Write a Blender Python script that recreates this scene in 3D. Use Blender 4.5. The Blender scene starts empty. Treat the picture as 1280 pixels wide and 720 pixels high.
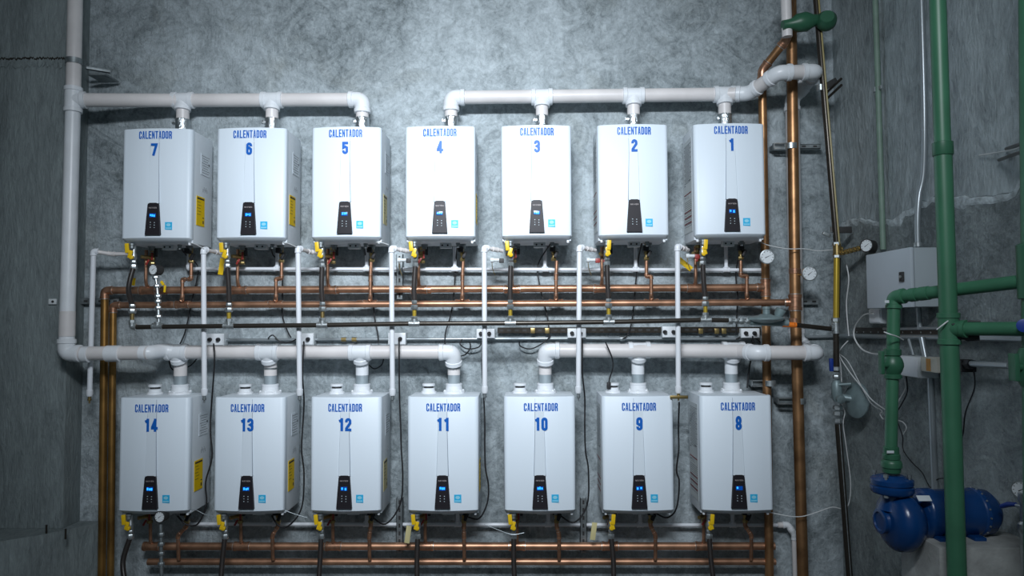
import bpy, bmesh, math, random
from mathutils import Vector, Matrix
rnd = random.Random(7)
R_ = math.radians
C = bpy.context.scene.collection

# ---------------------------------------------------------------- camera
CZ = 1.85                      # lens height above the floor
FPX = 889.69
RX, RY, RZ = R_(2.46064), R_(-0.83991), R_(0.28549)
def _rm(rx, ry, rz):
    return Matrix.Rotation(rz, 3, 'Z') @ Matrix.Rotation(ry, 3, 'Y') @ Matrix.Rotation(rx, 3, 'X')
RM = _rm(RX, RY, RZ)
def _w(v): return Vector((v[0], v[2], -v[1]))
right, up, back = _w(RM.col[0]), -_w(RM.col[1]), -_w(RM.col[2])
cam_d = bpy.data.cameras.new('camera'); cam_d.lens = 36 * FPX / 1280; cam_d.sensor_width = 36
cam_d.clip_start = .05
cam = bpy.data.objects.new('camera', cam_d); C.objects.link(cam)
cam.matrix_world = Matrix(((right.x, up.x, back.x, 0), (right.y, up.y, back.y, 0), (right.z, up.z, back.z, CZ), (0, 0, 0, 1)))
bpy.context.scene.camera = cam

# ---------------------------------------------------------------- world, lamps, exposure
sc = bpy.context.scene
sc.view_settings.view_transform = 'Standard'; sc.view_settings.look = 'None'
sc.view_settings.gamma = 1; sc.view_settings.exposure = 0.40
w = bpy.data.worlds.new('world'); sc.world = w; w.use_nodes = True
w.node_tree.nodes['Background'].inputs[0].default_value = (.34, .42, .48, 1)
w.node_tree.nodes['Background'].inputs[1].default_value = .21
def area(name, loc, target, sx, sy, power, col, spread=180):
    l = bpy.data.lights.new(name, 'AREA'); l.shape = 'RECTANGLE'; l.size = sx; l.size_y = sy
    l.energy = power; l.color = col; l.spread = R_(spread)
    o = bpy.data.objects.new(name, l); C.objects.link(o); o.location = loc
    o.rotation_euler = (Vector(target) - Vector(loc)).to_track_quat('-Z', 'Y').to_euler()
    return o
area('wall_wash_lamp', (-.45, .6, CZ + 2.15), (-.4, 4.8, CZ + .5), 1.1, .16, 23, (.86, .925, 1), 66)
area('frontal_fill', (0, -.2, CZ + 2.2), (-.1, 4.4, CZ + .5), 1.6, .3, 44, (.86, .925, 1), 120)  # added frontal fill to brighten the heater sides, no fixture seen

# ---------------------------------------------------------------- placing
def P(u, v, Y):                # the point at depth Y from the lens that a line of sight meets
    d = _w(RM @ Vector(((u - 640) / FPX, (v - 360) / FPX, 1)))
    return Vector((d.x / d.y * Y, Y, CZ + d.z / d.y * Y))
def PX(u, v, X):               # the same on a plane parallel to the right wall
    d = _w(RM @ Vector(((u - 640) / FPX, (v - 360) / FPX, 1)))
    return Vector((X, d.y / d.x * X, CZ + d.z / d.x * X))
def ext(a, b, z):              # carry the line b -> a on to height z
    return b + (a - b) * ((z - b.z) / (a.z - b.z))
YW, XR = 4.80, 2.12            # back wall, right wall

# ---------------------------------------------------------------- materials
def new_mat(name):
    m = bpy.data.materials.new(name); m.use_nodes = True
    nt = m.node_tree; return m, nt, nt.nodes['Principled BSDF']
def mat(name, col, rough=.5, metal=0, var=0, vscale=12, bump=0, bscale=60, spec=.5, emit=None, coat=0):
    m, nt, b = new_mat(name)
    b.inputs['Base Color'].default_value = (*col, 1); b.inputs['Roughness'].default_value = rough
    b.inputs['Metallic'].default_value = metal; b.inputs['Specular IOR Level'].default_value = spec
    b.inputs['Coat Weight'].default_value = coat
    tc = nt.nodes.new('ShaderNodeTexCoord')
    if var:
        n = nt.nodes.new('ShaderNodeTexNoise'); n.inputs['Scale'].default_value = vscale; n.inputs['Detail'].default_value = 6
        nt.links.new(tc.outputs['Object'], n.inputs['Vector'])
        r = nt.nodes.new('ShaderNodeValToRGB'); r.color_ramp.elements[0].position = .35; r.color_ramp.elements[1].position = .68
        r.color_ramp.elements[0].color = (*[c * (1 - var) for c in col], 1)
        r.color_ramp.elements[1].color = (*[min(1, c * (1 + var)) for c in col], 1)
        nt.links.new(n.outputs['Fac'], r.inputs['Fac']); nt.links.new(r.outputs['Color'], b.inputs['Base Color'])
    if bump:
        n = nt.nodes.new('ShaderNodeTexNoise'); n.inputs['Scale'].default_value = bscale; n.inputs['Detail'].default_value = 4
        nt.links.new(tc.outputs['Object'], n.inputs['Vector'])
        bp = nt.nodes.new('ShaderNodeBump'); bp.inputs['Strength'].default_value = bump; bp.inputs['Distance'].default_value = .01
        nt.links.new(n.outputs['Fac'], bp.inputs['Height']); nt.links.new(bp.outputs['Normal'], b.inputs['Normal'])
    if emit:
        b.inputs['Emission Color'].default_value = (*emit[:3], 1); b.inputs['Emission Strength'].default_value = emit[3]
    return m
def plaster(name, dark, light, stretch=(1, 1, 1), rot=0, scale=1.0, warm=None, contrast=1.0):
    m, nt, b = new_mat(name); L = nt.links.new; N = nt.nodes.new
    tc = N('ShaderNodeTexCoord'); mp = N('ShaderNodeMapping'); L(tc.outputs['Object'], mp.inputs['Vector'])
    mp.inputs['Scale'].default_value = stretch; mp.inputs['Rotation'].default_value = (rot, rot, 0)
    def noise(s, d, dist=0, rgh=.6):
        n = N('ShaderNodeTexNoise'); n.inputs['Scale'].default_value = s * scale; n.inputs['Detail'].default_value = d
        n.inputs['Distortion'].default_value = dist; n.inputs['Roughness'].default_value = rgh
        L(mp.outputs['Vector'], n.inputs['Vector']); return n
    big, mid, fine = noise(1.0, 4, 1.1), noise(5, 9, 1.8, .72), noise(30, 6, .8, .75)
    def mix(a, c, f):
        x = N('ShaderNodeMix'); x.data_type = 'FLOAT'; x.inputs[0].default_value = f
        L(a, x.inputs[2]); L(c, x.inputs[3]); return x.outputs[0]
    s = mix(big.outputs['Fac'], mid.outputs['Fac'], .5); s = mix(s, fine.outputs['Fac'], .30)
    r = N('ShaderNodeValToRGB'); e = r.color_ramp.elements
    e[0].position = .5 - .105 * contrast; e[0].color = (*dark, 1); e[1].position = .5 + .105 * contrast; e[1].color = (*light, 1)
    L(s, r.inputs['Fac']); col = r.outputs['Color']
    if warm:
        wn = noise(1.7, 4, .8); wr = N('ShaderNodeValToRGB'); wr.color_ramp.elements[0].position = .55; wr.color_ramp.elements[1].position = .72
        L(wn.outputs['Fac'], wr.inputs['Fac'])
        mx = N('ShaderNodeMix'); mx.data_type = 'RGBA'; mx.blend_type = 'MULTIPLY'; mx.inputs['B'].default_value = (*warm, 1)
        L(wr.outputs['Color'], mx.inputs['Factor']); L(col, mx.inputs['A']); col = mx.outputs['Result']
    L(col, b.inputs['Base Color']); b.inputs['Roughness'].default_value = .72; b.inputs['Specular IOR Level'].default_value = .35
    # trowel marks and grit
    st = N('ShaderNodeMapping'); L(tc.outputs['Object'], st.inputs['Vector']); st.inputs['Rotation'].default_value = (0, .5, .2); st.inputs['Scale'].default_value = (1, 1, .28)
    sn = N('ShaderNodeTexNoise'); sn.inputs['Scale'].default_value = 26 * scale; sn.inputs['Detail'].default_value = 5; sn.inputs['Distortion'].default_value = 1.5
    L(st.outputs['Vector'], sn.inputs['Vector'])
    h = mix(mid.outputs['Fac'], sn.outputs['Fac'], .45); h = mix(h, fine.outputs['Fac'], .35)
    bp = N('ShaderNodeBump'); bp.inputs['Strength'].default_value = .9; bp.inputs['Distance'].default_value = .03
    L(h, bp.inputs['Height']); L(bp.outputs['Normal'], b.inputs['Normal'])
    return m
M = {}
M['wall'] = plaster('grey_plaster', (.15, .18, .19), (.55, .62, .655), warm=(.84, .82, .78))
M['wall_r'] = plaster('brushed_plaster', (.18, .21, .22), (.50, .57, .59), stretch=(1, 1, .45), rot=.15)
M['wall_low'] = plaster('rough_render', (.14, .165, .17), (.42, .48, .49), stretch=(1, 1, 1.3), scale=1.4)
M['ridge'] = mat('mortar_ridge', (.48, .54, .56), .85, var=.3, vscale=30, bump=.6, bscale=80)
M['column'] = plaster('cast_concrete', (.17, .20, .205), (.33, .385, .39), stretch=(1.8, 1.8, .4))
M['floor'] = plaster('floor_concrete', (.10, .11, .11), (.2, .21, .21))
M['pad'] = mat('pad_concrete', (.3, .31, .3), .8, var=.25, vscale=9, bump=.3)
M['enamel'] = mat('white_enamel', (.72, .80, .87), .42, spec=.35)
M['enamel_side'] = mat('white_side_enamel', (.74, .80, .85), .5)
M['seam_shade'] = mat('seam_shade_grey', (.30, .34, .40), .6)
M['panel'] = mat('black_panel', (.018, .016, .02), .45, spec=.25)
M['glow'] = mat('blue_display', (.02, .15, .6), .3, emit=(.02, .28, 1, 1.6))
M['glow_dim'] = mat('blue_display_back', (.0, .03, .12), .3, emit=(.0, .05, .35, .5))
M['led'] = mat('button_print', (.5, .6, .65), .5)
M['greyprint'] = mat('grey_print', (.42, .38, .38), .5)
M['ink'] = mat('blue_ink', (.006, .12, .50), .45, spec=.3)
M['star'] = mat('blue_sticker', (.02, .46, .78), .5)
M['starw'] = mat('sticker_mark', (.3, .68, .85), .5)
M['yellow_label'] = mat('yellow_label', (.90, .60, .0), .5)
M['pale_yellow'] = mat('pale_yellow_label', (.62, .55, .28), .6)
M['blackprint'] = mat('black_print', (.03, .03, .03), .6)
M['paper'] = mat('silver_label', (.60, .65, .67), .5)
M['textgrey'] = mat('grey_text_print', (.22, .24, .26), .6)
M['redprint'] = mat('dark_red_print', (.22, .02, .03), .6)
M['pvc'] = mat('cream_pvc', (.70, .67, .66), .38, var=.07, vscale=5)
M['pvcw'] = mat('white_pvc', (.76, .79, .82), .35, var=.04, vscale=8)
M['drain'] = mat('white_drain_pvc', (.76, .79, .83), .35)
M['foil'] = mat('metal_foil_tape', (.62, .66, .68), .28, 1, bump=.6, bscale=90)
M['zinc_sleeve'] = mat('grey_sleeve', (.34, .40, .43), .5, .3, var=.1)
M['copper'] = mat('copper', (.48, .265, .165), .42, .8, var=.30, vscale=9)
M['copper_dull'] = mat('tarnished_copper', (.37, .20, .095), .42, .8, var=.38, vscale=7)
M['copperf'] = mat('copper_fitting', (.50, .27, .17), .34, .85, var=.25, vscale=30)
M['copper_gold'] = mat('gilded_copper', (.34, .185, .055), .4, .8, var=.35, vscale=6)
M['glint'] = mat('dull_yellow_glint', (.30, .24, .07), .4)  # colour of the highlight line on the gas riser
M['solder'] = mat('solder', (.72, .66, .60), .3, .9)
M['brass'] = mat('brass', (.42, .31, .13), .35, .9)
M['galv'] = mat('galvanised_steel', (.50, .54, .55), .38, .85, var=.2, vscale=40)
M['galvd'] = mat('dull_galvanised', (.26, .29, .30), .5, .7, var=.25, vscale=25)
M['blackpipe'] = mat('black_iron_pipe', (.055, .048, .04), .3, .6)
M['hose'] = mat('black_gas_hose', (.035, .03, .028), .35, .2)
M['yellow'] = mat('yellow_handle', (.80, .52, .01), .4)
M['yellowpipe'] = mat('yellow_pipe', (.62, .44, .06), .3, .6)
M['red'] = mat('red_lever', (.28, .025, .02), .45)
M['rubber'] = mat('black_cable', (.01, .01, .012), .55)
M['whitecable'] = mat('white_cable', (.6, .62, .62), .5)
M['plate'] = mat('white_plastic', (.68, .72, .74), .4)
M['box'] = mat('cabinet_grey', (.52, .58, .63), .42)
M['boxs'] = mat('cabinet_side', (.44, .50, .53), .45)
M['dial'] = mat('dial_white', (.72, .76, .78), .35)
M['green'] = mat('green_pipe', (.04, .150, .082), .42, var=.12, vscale=6)
M['green_d'] = mat('dark_green_fitting', (.028, .115, .062), .4)
M['palegreen'] = mat('pale_green_conduit', (.17, .25, .2), .5, var=.1)
M['conduit'] = mat('grey_conduit', (.36, .40, .42), .35, .6)
M['regul'] = mat('regulator_grey', (.22, .29, .30), .45, .3, var=.15, vscale=20)
M['blue'] = mat('blue_pump_paint', (.003, .038, .145), .26, var=.1, vscale=10, bump=.1, bscale=40)
M['bluel'] = mat('blue_lever', (.01, .04, .25), .4)
M['orange'] = mat('orange_tape', (.85, .2, .015), .5)
M['tape'] = mat('thread_tape', (.75, .78, .78), .5)
M['wood'] = mat('stained_card', (.62, .60, .52), .7)
M['stain'] = mat('orange_stain', (.6, .3, .08), .7)

# ---------------------------------------------------------------- mesh helper
class MB:
    def __init__(s): s.v = []; s.f = []; s.m = []; s.mi = 0; s.cut = []
    def add(s, vs, fs):
        k = len(s.v); s.cut.append((k, len(s.f))); s.v += [Vector(p) for p in vs]
        for f in fs: s.f.append([i + k for i in f]); s.m.append(s.mi)
        return s
    def sweep(s, pts, r, seg=12, caps=True):
        pts = [Vector(p) for p in pts]
        n = len(pts); rs = r if isinstance(r, (list, tuple)) else [r] * n
        T = []
        for i in range(n):
            a = pts[max(i - 1, 0)]; b = pts[min(i + 1, n - 1)]
            t = (b - a)
            T.append(t.normalized() if t.length > 1e-9 else T[-1])
        h = Vector((0, 0, 1)) if abs(T[0].z) < .9 else Vector((1, 0, 0))
        x = T[0].cross(h).normalized(); vs = []; fs = []
        for i in range(n):
            x = (x - T[i] * x.dot(T[i])).normalized(); y = T[i].cross(x)
            for k in range(seg):
                a = 2 * math.pi * k / seg
                vs.append(pts[i] + (x * math.cos(a) + y * math.sin(a)) * rs[i])
        for i in range(n - 1):
            for k in range(seg):
                k2 = (k + 1) % seg
                fs.append((i * seg + k, i * seg + k2, (i + 1) * seg + k2, (i + 1) * seg + k))
        if caps: fs.append(tuple(range(seg))[::-1]); fs.append(tuple(range((n - 1) * seg, n * seg)))
        return s.add(vs, fs)
    def tube(s, pts, r, fillet=0, seg=12, n=7):
        return s.sweep(rounded(pts, fillet, n), r, seg)
    def lathe(s, o, d, prof, seg=20):
        o = Vector(o); d = Vector(d).normalized()
        h = Vector((0, 0, 1)) if abs(d.z) < .9 else Vector((1, 0, 0))
        x = d.cross(h).normalized(); y = d.cross(x); vs = []; fs = []
        for r, t in prof:
            for k in range(seg):
                a = 2 * math.pi * k / seg
                vs.append(o + d * t + (x * math.cos(a) + y * math.sin(a)) * max(r, 1e-5))
        for i in range(len(prof) - 1):
            for k in range(seg):
                k2 = (k + 1) % seg
                fs.append((i * seg + k, i * seg + k2, (i + 1) * seg + k2, (i + 1) * seg + k))
        fs.append(tuple(range(seg))[::-1]); fs.append(tuple(range((len(prof) - 1) * seg, len(prof) * seg)))
        return s.add(vs, fs)
    def box(s, c, size, bev=0, rot=None, seg=2):
        bm = bmesh.new(); bmesh.ops.create_cube(bm, size=1)
        for v in bm.verts: v.co = Vector((v.co.x * size[0], v.co.y * size[1], v.co.z * size[2]))
        if bev: bmesh.ops.bevel(bm, geom=bm.edges[:], offset=bev, segments=seg, affect='EDGES', profile=.6)
        bm.verts.index_update()
        vs = [(rot @ v.co if rot else v.co) + Vector(c) for v in bm.verts]
        fs = [[v.index for v in f.verts] for f in bm.faces]; bm.free()
        return s.add(vs, fs)
    def prism(s, poly, o, ax, ay, depth):       # poly in the plane ax, ay; thickness along ax x ay
        o, ax, ay = Vector(o), Vector(ax), Vector(ay); n = ax.cross(ay).normalized() * depth; k = len(poly)
        vs = [o + ax * p[0] + ay * p[1] for p in poly] + [o + ax * p[0] + ay * p[1] + n for p in poly]
        fs = [tuple(range(k))[::-1], tuple(range(k, 2 * k))] + [(i, (i + 1) % k, (i + 1) % k + k, i + k) for i in range(k)]
        return s.add(vs, fs)
    def mesh(s, name, mats, off=Vector((0, 0, 0)), ang=38):
        me = bpy.data.meshes.new(name); me.from_pydata([tuple(v - off) for v in s.v], [], s.f)
        for m in (mats if isinstance(mats, (list, tuple)) else [mats]): me.materials.append(M[m])
        me.polygons.foreach_set('material_index', s.m); me.polygons.foreach_set('use_smooth', [True] * len(s.f))
        me.update(); me.set_sharp_from_angle(angle=R_(ang)); return me
    def pieces(s):
        out = []; ends = s.cut[1:] + [(len(s.v), len(s.f))]
        for (v0, f0), (v1, f1) in zip(s.cut, ends):
            q = MB(); q.v = s.v[v0:v1]; q.f = [[i - v0 for i in f] for f in s.f[f0:f1]]; q.m = s.m[f0:f1]; out.append(q)
        return out
    def split(s, name, mats, parent):            # every piece an object of its own
        return [q.build(name, mats, parent) for q in s.pieces()]
    def build(s, name, mats, parent=None, label=None, ang=38, local=False):
        off = Vector((0, 0, 0))
        if parent is not None and not local: off = world_of(parent)
        own = Vector((0, 0, 0))
        if parent is None:                      # origin at the base of the thing
            xs = [v.x for v in s.v]; ys = [v.y for v in s.v]; zs = [v.z for v in s.v]
            own = Vector(((min(xs) + max(xs)) / 2, (min(ys) + max(ys)) / 2, min(zs)))
        o = bpy.data.objects.new(name, s.mesh(name, mats, off + own, ang)); C.objects.link(o); o.location = own
        if parent is not None: o.parent = parent
        if label: o['label'] = label
        return o
def world_of(o):
    p = Vector(o.location)
    while o.parent is not None: o = o.parent; p += Vector(o.location)
    return p
def rounded(pts, fillet, n=7):
    pts = [Vector(p) for p in pts]
    if fillet <= 0 or len(pts) < 3: return pts
    out = [pts[0]]
    for i in range(1, len(pts) - 1):
        a, b, c = pts[i - 1], pts[i], pts[i + 1]
        f = min(fillet, (a - b).length * .48, (c - b).length * .48)
        p0 = b + (a - b).normalized() * f; p2 = b + (c - b).normalized() * f
        for k in range(n + 1):
            t = k / n; out.append(p0 * (1 - t) ** 2 + b * 2 * t * (1 - t) + p2 * t * t)
    return out + [pts[-1]]
def curve_pts(pts, n=6):       # Catmull-Rom through the points
    pts = [Vector(p) for p in pts]; q = [pts[0]] + pts + [pts[-1]]; out = []
    for i in range(1, len(q) - 2):
        for k in range(n):
            t = k / n; a, b, c, d = q[i - 1], q[i], q[i + 1], q[i + 2]
            out.append(.5 * ((2 * b) + (c - a) * t + (2 * a - 5 * b + 4 * c - d) * t * t + (3 * b - a - 3 * c + d) * t ** 3))
    return out + [pts[-1]]
def thing(name, loc, label, cat, group=None):
    o = bpy.data.objects.new(name, None); C.objects.link(o); o.location = loc; o.empty_display_size = .05
    o['label'] = label; o['category'] = cat
    if group: o['group'] = group
    return o
def tag(o, label, cat, group=None):
    o['label'] = label; o['category'] = cat
    if group: o['group'] = group
    return o
def struct(o): o['kind'] = 'structure'; return o
def stuff(o): o['kind'] = 'stuff'; return o

# pipework parts -------------------------------------------------------------
def elbow(par, a, c, b, r, m, ms=None, k=1.13, L=1.9, name='elbow'):
    a, c, b = Vector(a), Vector(c), Vector(b); d1 = (a - c).normalized(); d2 = (b - c).normalized()
    l = L * r; mb = MB(); mb.tube([c + d1 * l, c, c + d2 * l], r * k, l * .92, 16, 8)
    for d in (d1, d2): mb.lathe(c + d * l * .72, d, [(r * k, 0), (r * k * 1.1, r * .08), (r * k * 1.1, r * .62), (r * k * .98, r * .7)], 16)
    if ms:
        mb.mi = 1
        for d in (d1, d2): mb.lathe(c + d * (l * .72 + r * .7), d, [(r * k * 1.04, 0), (r * k * 1.04, r * .14)], 16)
    return mb.build(name, [m, ms] if ms else m, par)
def tee(par, c, main, br, r, rb, m, ms=None, k=1.13, L=2.1, bl=2.2):
    c, main, br = Vector(c), Vector(main).normalized(), Vector(br).normalized(); mb = MB(); l = L * r
    mb.lathe(c - main * l, main, [(r * k, 0), (r * k * 1.1, r * .06), (r * k * 1.1, r * .6), (r * k, r * .68), (r * k, 2 * l - r * .68), (r * k * 1.1, 2 * l - r * .6), (r * k * 1.1, 2 * l - r * .06), (r * k, 2 * l)], 18)
    mb.lathe(c, br, [(rb * k, 0), (rb * k, bl * r - rb * .7), (rb * k * 1.1, bl * r - rb * .6), (rb * k * 1.1, bl * r)], 16)
    if ms:
        mb.mi = 1
        for s in (-1, 1): mb.lathe(c + main * s * l, main * s, [(r * k * 1.05, 0), (r * k * 1.05, r * .14)], 16)
        mb.lathe(c + br * bl * r, br, [(rb * k * 1.06, 0), (rb * k * 1.06, rb * .2)], 14)
    return mb.build('tee', [m, ms] if ms else m, par)
def coupling(par, c, d, r, m, k=1.16, L=1.3, name='coupling'):
    d = Vector(d).normalized(); l = L * r
    return MB().lathe(Vector(c) - d * l, d, [(r, 0), (r * k, r * .06), (r * k, l * 2 - r * .06), (r, l * 2)], 16).build(name, m, par)
def run(par, pts, r, m, mf, ms=None, k=1.13, L=1.9, seg=16, name='pipe'):
    pts = [Vector(p) for p in pts]
    for i in range(len(pts) - 1):
        a, b = pts[i], pts[i + 1]; d = (b - a).normalized(); lim = (b - a).length * .45
        if i > 0: a = a + d * min(L * r * .8, lim)
        if i < len(pts) - 2: b = b - d * min(L * r * .8, lim)
        MB().sweep([a, b], r, seg).build(name, m, par)
    for i in range(1, len(pts) - 1):
        s = min(1, min((pts[i - 1] - pts[i]).length, (pts[i + 1] - pts[i]).length) / (2.2 * L * r))
        elbow(par, pts[i - 1], pts[i], pts[i + 1], r, mf, ms, k, L * s)
def hexnut(mb, c, d, r, h): mb.lathe(Vector(c) - Vector(d).normalized() * h / 2, d, [(r * .85, 0), (r, h * .15), (r, h * .85), (r * .85, h)], 6)

# lettering -------------------------------------------------------------------
def arc(cx, cy, rx, ry, a0, a1, n=5): return [(cx + rx * math.cos(R_(a0 + (a1 - a0) * k / n)), cy + ry * math.sin(R_(a0 + (a1 - a0) * k / n))) for k in range(n + 1)]
def glyph(ch, w, t):
    a, b, l, h = t / 2, w - t / 2, t / 2, 1 - t / 2; rr = min(.16, (b - a) / 2); mx = w / 2
    O = arc(b - rr, h - rr, rr, rr, 0, 90) + arc(a + rr, h - rr, rr, rr, 90, 180) + arc(a + rr, l + rr, rr, rr, 180, 270) + arc(b - rr, l + rr, rr, rr, 270, 360)
    G = {
        'C': [[(b, .64)] + arc(b - rr, h - rr, rr, rr, 0, 90) + arc(a + rr, h - rr, rr, rr, 90, 180) + arc(a + rr, l + rr, rr, rr, 180, 270) + arc(b - rr, l + rr, rr, rr, 270, 360) + [(b, .36)]],
        'O': [O + [O[0]]], '0': [O + [O[0]]],
        'D': [[(a, l)] + [(a, h), (b - rr, h)] + arc(b - rr, h - rr, rr, rr, 90, 0) + arc(b - rr, l + rr, rr, rr, 0, -90) + [(a, l)]],
        'A': [[(a, 0), (mx - t * .18, 1)], [(mx + t * .18, 1), (b, 0)], [(a + .05, .27), (b - .05, .27)]],
        'L': [[(a, 1), (a, l), (w, l)]],
        'E': [[(w, h), (a, h), (a, l), (w, l)], [(a, .5), (w * .9, .5)]],
        'N': [[(a - .01, 0), (a - .01, 1)], [(a, 1 - t * .3), (b, t * .3)], [(b + .01, 0), (b + .01, 1)]],
        'T': [[(0, h), (w, h)], [(mx, h), (mx, 0)]],
        'R': [[(a, 0), (a, h), (b - rr, h)] + arc(b - rr, h - rr, rr, rr, 90, 0) + arc(b - rr, .5 + rr, rr, rr, 0, -90) + [(a, .5)], [(b - rr * .9, .5), (b, .36), (b, 0)]],
        'V': [[(a, 1), (mx, t * .3), (b, 1)]], 'I': [[(mx, 0), (mx, 1)]],
        '1': [[(mx + t * .25, 0), (mx + t * .25, 1)], [(mx - t * .8, .76), (mx + t * .25, .86)]],
        '2': [[(a, .68)] + arc(a + rr, h - rr, rr, rr, 180, 90) + arc(b - rr, h - rr, rr, rr, 90, 0) + [(b, .62), (a, .2), (a, l), (w, l)]],
        '3': [[(a, .7)] + arc(a + rr, h - rr, rr, rr, 180, 90) + arc(b - rr, h - rr, rr, rr, 90, 0) + [(b, .6), (mx, .51), (b, .42)] + arc(b - rr, l + rr, rr, rr, 0, -90) + arc(a + rr, l + rr, rr, rr, -90, -180) + [(a, .3)]],
        '4': [[(b - t * .3, 0), (b - t * .3, 1)], [(b - t * .3, h), (a, .34), (a, .27), (w + .04, .27)]],
        '5': [[(w, h), (a, h), (a, .52), (mx, .6), (b, .52)] + arc(b - rr, l + rr, rr, rr, 0, -90) + arc(a + rr, l + rr, rr, rr, -90, -180) + [(a, .3)]],
        '6': [[(b, .7)] + arc(b - rr, h - rr, rr, rr, 0, 90) + arc(a + rr, h - rr, rr, rr, 90, 180) + arc(a + rr, l + rr, rr, rr, 180, 270) + arc(b - rr, l + rr, rr, rr, 270, 360) + [(b, .46), (mx, .58), (a, .5)]],
        '7': [[(0, h), (b + t * .3, h), (mx - t * .2, 0)]],
        '8': [arc(mx, .3, b - mx, .3 - l, 0, 360, 14), arc(mx, .74, (b - mx) * .92, .74 - .5 + -.0, 0, 360, 14)],
        '9': [[(a, .3)] + arc(a + rr, l + rr, rr, rr, 180, 270) + arc(b - rr, l + rr, rr, rr, 270, 360) + arc(b - rr, h - rr, rr, rr, 0, 90) + arc(a + rr, h - rr, rr, rr, 90, 180) + [(a, .52), (mx, .42), (b, .5)]],
    }
    return G[ch]
def ribbon(mb, pl, t, f):      # one stroke as a flat ribbon; f maps (x, y) to 3D
    n = len(pl); closed = (Vector(pl[0]) - Vector(pl[-1])).length < 1e-6 if n > 2 else False
    q = [Vector(p).to_2d() if len(p) == 2 else Vector(p) for p in pl]
    q2 = [q[0]]
    for p in q[1:]:
        if (p - q2[-1]).length > 1e-5: q2.append(p)
    q = q2; n = len(q); L, Rr = [], []
    for i in range(n):
        if closed and i in (0, n - 1): d0 = (q[n - 1] - q[n - 2]).normalized(); d1 = (q[1] - q[0]).normalized()
        else: d0 = (q[i] - q[i - 1]).normalized() if i else (q[1] - q[0]).normalized(); d1 = (q[i + 1] - q[i]).normalized() if i < n - 1 else d0
        nn = Vector((-(d0.y + d1.y), d0.x + d1.x))
        if nn.length < .05: nn = Vector((-d1.y, d1.x))
        nn.normalize(); c = max(.45, nn.dot(Vector((-d1.y, d1.x)))); o = nn * (t / 2 / c)
        L.append(q[i] + o); Rr.append(q[i] - o)
    vs = [f(p.x, p.y) for p in L] + [f(p.x, p.y) for p in Rr]
    mb.add(vs, [(i, i + n, i + 1 + n, i + 1) for i in range(n - 1)])
def text(mb, s, f, w=.39, t=.15, gap=.065):
    tot = sum((w * .55 if c == 'I' else w) for c in s) + gap * (len(s) - 1); x = -tot / 2
    for c in s:
        cw = w * .55 if c == 'I' else w
        for k, pl in enumerate(glyph(c, cw, t)):
            ribbon(mb, pl, t * (.80 if c in 'NA' and len(s) > 2 else 1), lambda a, b, x=x, k=k: f(a + x, b, k * 2e-4))
        x += cw + gap

# ================================================================ THE SETTING
def wavy_strip(name, m, f, s0, s1, z, th, d, n=60, amp=.02, parent=None):
    """a rough raised lip: f(s, z, out) -> point"""
    mb = MB(); vs = []
    for i in range(n + 1):
        s = s0 + (s1 - s0) * i / n; a = amp * (rnd.random() - .5) * 2; b = th * (.45 + .9 * rnd.random())
        vs += [f(s, z + a, .0), f(s, z + a, d), f(s, z + a - b, d * .7), f(s, z + a - b * 1.2, 0)]
    fs = []
    for i in range(n):
        for k in range(3): fs.append((i * 4 + k, i * 4 + k + 1, (i + 1) * 4 + k + 1, (i + 1) * 4 + k))
    mb.add(vs, fs); return mb.build(name, m, parent)
H = 4.75
struct(MB().box((-.6, YW + .1, H / 2), (6.4, .2, H)).build('wall_back', 'wall'))
wr = struct(MB().box((XR + .1, 1.9, H / 2), (.2, 5.8, H)).build('wall_right', 'wall_r'))
struct(MB().box((-.6, 1.9, -.05), (6.4, 6.2, .1)).build('floor', 'floor'))
struct(MB().box((-.6, 1.9, H + .05), (6.4, 6.2, .1)).build('ceiling', 'column'))
struct(MB().box((-3.85, 1.9, H / 2), (.2, 5.8, H)).build('wall_left', 'column'))
# lower, rougher render coat of the right wall ends in a ragged ridge
zr = CZ + .60
low = MB(); n = 70; vs = []; zz = []
for i in range(n + 1):
    y = YW - (YW - 1.2) * i / n; z = zr + .03 * math.sin(i * .35) + .02 * (rnd.random() - .5) + (.05 if 34 < i < 46 else 0) - .0012 * i; zz.append((y, z))
    vs += [(XR - .012, y, 0), (XR - .012, y, z), (XR + .002, y, z + .012)]
low.add(vs, [(i * 3 + k, i * 3 + k + 1, (i + 1) * 3 + k + 1, (i + 1) * 3 + k) for i in range(n) for k in range(2)])
low.build('render_coat', 'wall_low', wr)
rg = MB(); vs = []
for i, (y, z) in enumerate(zz):
    t = .010 + .026 * rnd.random() * (1 + .9 * math.sin(i * .5)); vs += [(XR + .001, y, z + .008), (XR - .019, y, z + .001), (XR - .018, y, z - t), (XR - .011, y, z - t - .012)]
rg.add(vs, [(i * 4 + k, i * 4 + k + 1, (i + 1) * 4 + k + 1, (i + 1) * 4 + k) for i in range(n) for k in range(3)])
rg.build('mortar_ridge', 'ridge', wr)
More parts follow.
